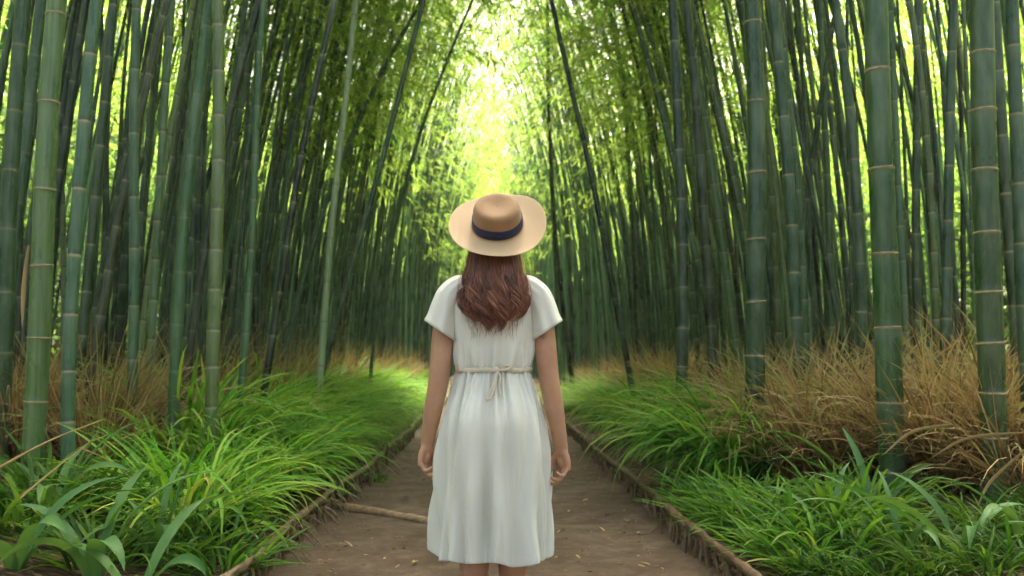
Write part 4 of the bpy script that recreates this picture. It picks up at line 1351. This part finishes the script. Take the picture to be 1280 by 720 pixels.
for sx in (-1, 1):
    P = np.array([(sx * .100, -.006, 1.352), (sx * .135, -.007, 1.338), (sx * .170, -.008, 1.305), (sx * .190, -.010, 1.255), (sx * .203, -.012, 1.205), (sx * .213, -.012, 1.165)])
    rad = np.array([.046, .062, .068, .069, .071, .076])
    n = 40
    Pp = spline(P, n)
    rr = np.interp(np.linspace(0, 1, n), np.linspace(0, 1, len(rad)), rad)
    T = norm(np.gradient(Pp, axis=0))
    N1 = norm(np.cross(T, [0, 1, 0])); B1 = np.cross(T, N1)
    t = np.linspace(0, 2 * math.pi, 140, endpoint=False)
    ph = r_.uniform(0, 6)
    VV = []
    for i in range(n):
        u = i / (n - 1)
        f = 1 + .05 * u ** 1.5 * np.cos(5 * t + ph + u) + .035 * u * np.cos(8 * t - ph) + .02 * np.exp(-((u - .3) / .2) ** 2) * np.cos(11 * t + 3 * u + ph)
        c = Pp[i] - (0, 0, 0)
        ring = c + rr[i] * f[:, None] * (N1[i] * np.cos(t)[:, None] * 0.86 + B1[i] * np.sin(t)[:, None] * 0.98)
        low_ = np.clip((u - .35) / .65, 0, 1)
        ring[:, 2] -= 0.42 * low_ * (Pp[i][0] - ring[:, 0]) * sx
        VV.append(ring)
    s_ = ob("sleeve", mk("sleeve", np.array(VV).reshape(-1, 3), grid_faces(n, 140), M_CLOTH), dress)
    sd = s_.modifiers.new("thick", "SOLIDIFY"); sd.thickness = 0.0022; sd.offset = -1
    # narrow hem band standing just proud of the sleeve edge
    hv = np.array([VV[-4] + (VV[-4] - Pp[-4]) * .018, VV[-1] + (VV[-1] - Pp[-1]) * .022, VV[-1] - (VV[-1] - Pp[-1]) * .03])
    ob("sleeve_hem", mk("sleeve_hem", hv.reshape(-1, 3), grid_faces(3, 140), M_CLOTH), dress)

# sash with its knot and hanging loop
t = np.linspace(0, 2 * math.pi, 160, endpoint=False)
VV = []
for dz, k in ((-.011, .995), (-.0095, 1.03), (0, 1.042), (.009, 1.03), (.011, .995)):
    wv = .0015 * np.sin(9 * t) + .002 * np.sin(4 * t + 1)
    VV.append(np.stack([.149 * k * np.cos(t), .106 * k * np.sin(t), 1.012 + dz + wv], -1))
sash = ob("sash", mk("sash", np.array(VV).reshape(-1, 3), grid_faces(5, 160), M_SASH), dress)
sash["label"] = "thin beige sash tied at the back"
kx = hp(621, 466)[0]
yb = -.118
SB = MB()
def strap(pts, w, n=30):
    P = spline(pts, n)
    V, F = tube(P, w, 8, ref=np.array([0, 1.0, 0.05]), flat=0.3)
    return V, F
kn = ob("knot", mk("knot", *ball((kx, yb, 1.012), (.012, .010, .012)), M_SASH), woman)
V, F = strap([(kx, yb, 1.012), (kx - .004, yb - .016, .975), (kx - .030, yb - .028, .915), (kx - .036, yb - .034, .902), (kx - .022, yb - .030, .906), (kx - .004, yb - .020, .955), (kx + .004, yb - .004, 1.005)], .0042)
lp = ob("bow_loop", mk("bow_loop", V, F, M_SASH), woman)
V, F = strap([(kx + .004, yb, 1.01), (kx + .016, yb - .012, .985), (kx + .012, yb - .02, .95), (kx + .018, yb - .026, .915)], .0040)
lp2 = ob("bow_end", mk("bow_end", V, F, M_SASH), woman)
V, F = strap([(kx, yb, 1.014), (kx + .03, yb - .006, 1.03), (kx + .055, yb + .002, 1.022), (kx + .03, yb - .008, 1.012), (kx, yb, 1.01)], .0038)
lp3 = ob("bow_loop", mk("bow_loop", V, F, M_SASH), woman)
for o_ in (kn, lp, lp2, lp3):
    o_.parent = dress

# hat, tilted back
BC = hp(622, 287, -.055)                      # centre of the brim
HA = R(50)                                    # tilt from upright, towards the camera
hm = Matrix.Translation(Vector(BC)) @ Matrix.Rotation(HA, 4, "X") @ Matrix.Rotation(R(-2), 4, "Y")
t = np.linspace(0, 2 * math.pi, 120, endpoint=False)
HP = [(.194, .004), (.196, .0065), (.190, .0055), (.165, .000), (.135, -.003), (.110, -.003), (.101, .002), (.0985, .012), (.0975, .035), (.0955, .060), (.0925, .082), (.087, .094), (.077, .1005), (.062, .1015), (.045, .098), (.028, .0945), (.012, .0925), (.0005, .0922)]
HPi = [(.0005, .0918), (.045, .0945), (.075, .0965), (.088, .080), (.093, .035), (.095, .006), (.104, -.006), (.135, -.007), (.165, -.004), (.188, .001), (.194, .004)]
VV, BR = [], []
for i, (r0, z0) in enumerate(HP + HPi):
    wave = .010 * np.sin(2 * t + .6) + .005 * np.sin(3 * t)
    kb = np.clip((r0 - .105) / .09, 0, 1)
    el = 1 + .03 * np.cos(2 * t)
    dent = 0.004 * min(1, r0 / .07) ** 2 * np.cos(2 * t) * np.clip((.09 - r0) / .06, 0, 1) * (1 if z0 > .07 else 0)
    VV.append(np.stack([r0 * np.cos(t), r0 * el * np.sin(t), z0 + wave * kb + dent], -1))
    BR.append(np.full(120, 1.0 if r0 > .102 else 0.0))
hv = np.array(VV).reshape(-1, 3)
hat = ob("hat", mk("hat", hv, grid_faces(len(HP) + len(HPi), 120), M_HAT, {"brim": np.concatenate(BR)}), woman)
hat["label"] = "tan wide brimmed hat tilted back"
ss = hat.modifiers.new("sub", "SUBSURF"); ss.levels = ss.render_levels = 1
hat.matrix_local = hm
VV = []
for dz, k in ((.000, 1.012), (.002, 1.035), (.018, 1.04), (.037, 1.035), (.0415, 1.012)):
    wv = .0022 * np.sin(3 * t + 1) * (1 if dz > .01 else .3)
    rb = np.interp(dz + .004, [0, .012, .035, .06], [.1005, .0985, .0975, .0955])
    VV.append(np.stack([rb * k * np.cos(t), rb * k * (1 + .03 * np.cos(2 * t)) * np.sin(t), .003 + dz + wv], -1))
ob("hat_band", mk("hat_band", np.array(VV).reshape(-1, 3), grid_faces(5, 120), M_BAND), hat)
# folded end of the band, slanting up at its right
a_ = np.linspace(R(-88), R(-48), 16)
VV = []
for kk in (0, 1):
    VV.append(np.stack([.1055 * np.cos(a_), .1055 * .97 * np.sin(a_), (.006 + .016 * np.linspace(0, 1, 16) if kk == 0 else .030 + .012 * np.linspace(0, 1, 16) - .004)], -1))
be = ob("band_tail", mk("band_tail", np.array(VV).reshape(-1, 3), grid_faces(2, 16, wrap=False), M_BAND), hat)
sd = be.modifiers.new("thick", "SOLIDIFY"); sd.thickness = 0.003

# hair: long wavy locks over the back, curling at the ends
hb = MB()
r_ = np.random.default_rng(21)
# hidden mass on the skull
V, F = ball(HC + (0, -.008, .004), (.084, .094, .112), TILT)
keep = hd((0, .052, 0))
Vl = (V - HC)
front = Vl[:, 1] * math.cos(TILT) + Vl[:, 2] * math.sin(TILT)
V[:, 1] -= np.clip(front - 0.02, 0, 1) * 1.0
hb.add(V, F, tint=0.35)
V, F = loft([(1.50, .01, -.058, .088, .04), (1.46, .008, -.075, .096, .045), (1.38, .004, -.104, .108, .036), (1.30, .002, -.126, .112, .030), (1.235, .0, -.133, .098, .024), (1.20, 0, -.132, .06, .012)], 36)
hb.add(V, F, tint=0.3)
NS = 950
for i in range(NS):
    u = r_.uniform(-1, 1)                              # across the back
    layer = r_.uniform(0, 1) ** 0.7
    end = r_.uniform(1.165, 1.235) + 0.035 * abs(u) ** 2 - 0.012 * math.cos(u * 3)
    n = 46
    s = np.linspace(0, 1, n)
    z0 = 1.60 - .03 * abs(u)
    z = z0 + (end - z0) * s
    half = np.interp(z, [1.17, 1.22, 1.27, 1.33, 1.40, 1.48, 1.55, 1.62], [.070, .102, .126, .127, .114, .099, .090, .078])
    yc = np.interp(z, [1.17, 1.25, 1.33, 1.40, 1.47, 1.55, 1.62], [-.146, -.150, -.140, -.118, -.092, -.062, -.045])
    curve = np.sqrt(np.clip(1 - (u * .96) ** 2, 0, 1))
    lock = np.floor((u + 1) * 4.5)
    ph = lock * 2.1 + r_.normal(0, 0.16)
    wv = np.clip((s - 0.42) / 0.45, 0, 1) ** 1.2
    k = 19 + (lock % 3) * 2.5
    x = u * half + wv * (.024 * np.sin(k * s + ph)) + r_.normal(0, .0022)
    lockc = ((lock + .5) / 4.5 - 1) * half
    x = x + (lockc - u * half) * wv * 0.45 * s          # strands gather into locks
    y = yc - curve * .020 * layer + (1 - curve) * .055 - wv * .016 * np.cos(k * s + ph) * curve + .012 * (1 - layer)
    P = np.stack([.004 + x, y, z], -1)
    tail = 1 - np.clip((s - .82) / .18, 0, 1) ** 2 * .85
    V, F = tube(P, .0016 * r_.uniform(.6, 1.3) * tail, 4, ref=np.array([0, 1.0, 0]))
    base_t = .46 + .30 * math.sin(lock * 1.7) * .6 + r_.normal(0, .26) - .18 * (1 - layer)
    hb.add(V, F, tint=np.clip(np.repeat(base_t + .16 * np.sin(7 * s + ph), 4), 0, 1))
for i in range(150):                                    # loose fine hairs
    u = r_.uniform(-1.08, 1.08)
    s = np.linspace(0, 1, 30)
    z = 1.52 - .02 * abs(u) + (r_.uniform(1.14, 1.25) - 1.52) * s
    half = np.interp(z, [1.14, 1.22, 1.27, 1.33, 1.40, 1.48, 1.55], [.075, .108, .138, .138, .122, .104, .094])
    ph = r_.uniform(0, 6.3)
    x = u * half + .012 * s * np.sin(r_.uniform(9, 17) * s + ph)
    yc = np.interp(z, [1.14, 1.25, 1.33, 1.40, 1.47, 1.55], [-.165, -.172, -.160, -.138, -.112, -.082])
    P = np.stack([.004 + x, yc + (1 - np.sqrt(np.clip(1 - (u * .9) ** 2, 0, 1))) * .07 + .006 * np.sin(8 * s + ph), z], -1)
    V, F = tube(P, .0006, 3, ref=np.array([0, 1.0, 0]))
    hb.add(V, F, tint=r_.uniform(0.4, 0.9))
ob("hair", hb.mesh("hair", M_HAIR), woman)["label"] = "long wavy auburn hair"

# ------------------------------------------------------------------ air
m, nt, out = mat("damp_air")
v = nt.nodes.new("ShaderNodeVolumePrincipled")
v.inputs["Color"].default_value = (0.9, 1.0, 0.82, 1)
v.inputs["Density"].default_value = 0.0006
L(nt, v.outputs[0], out.inputs["Volume"])
x0, x1, y0, y1, z0, z1 = -84, 84, -64, 124, -1.3, 18
V = [(x, y, z) for z in (z0, z1) for y in (y0, y1) for x in (x0, x1)]
hz = ob("haze", mk("haze", V, [(0, 2, 3, 1), (4, 5, 7, 6), (0, 1, 5, 4), (2, 6, 7, 3), (0, 4, 6, 2), (1, 3, 7, 5)], m, smooth=False))
hz["kind"] = "stuff"

# ------------------------------------------------------------------ light
W = bpy.data.worlds.new("World")
S.world = W
W.use_nodes = True
nt = W.node_tree
bg = nt.nodes["Background"]
sky = nt.nodes.new("ShaderNodeTexSky")
sky.sky_type = "NISHITA"
sky.sun_disc = False
SUN_EL, SUN_AZ = R(60), R(12)
sky.sun_elevation = SUN_EL
sky.sun_rotation = SUN_AZ
sky.air_density = 0.6
sky.dust_density = 7.0
sky.ozone_density = 0.3
nt.links.new(mixc(nt, 1.0, sky.outputs[0], (1.0, 0.985, 0.84), "MULTIPLY"), bg.inputs[0])
bg.inputs[1].default_value = 0.15
sl = bpy.data.lights.new("sun", "SUN")
sl.energy = 3.0
sl.angle = R(14)
sl.color = (1.0, 0.95, 0.86)
so = bpy.data.objects.new("sun", sl)
COL.objects.link(so)
d = Vector((math.sin(SUN_AZ) * math.cos(SUN_EL), math.cos(SUN_AZ) * math.cos(SUN_EL), math.sin(SUN_EL)))
so.rotation_euler = d.to_track_quat("Z", "Y").to_euler()
so.location = (0, 0, 30)

S.view_settings.view_transform = "Standard"
S.view_settings.look = "None"
S.view_settings.exposure = 2.75
S.view_settings.gamma = 1.0
S.render.engine = "CYCLES"
S.cycles.max_bounces = 8
S.cycles.diffuse_bounces = 4
S.cycles.transmission_bounces = 4
S.cycles.transparent_max_bounces = 4
S.cycles.use_denoising = True
S.cycles.use_adaptive_sampling = True
S.cycles.adaptive_threshold = 0.03
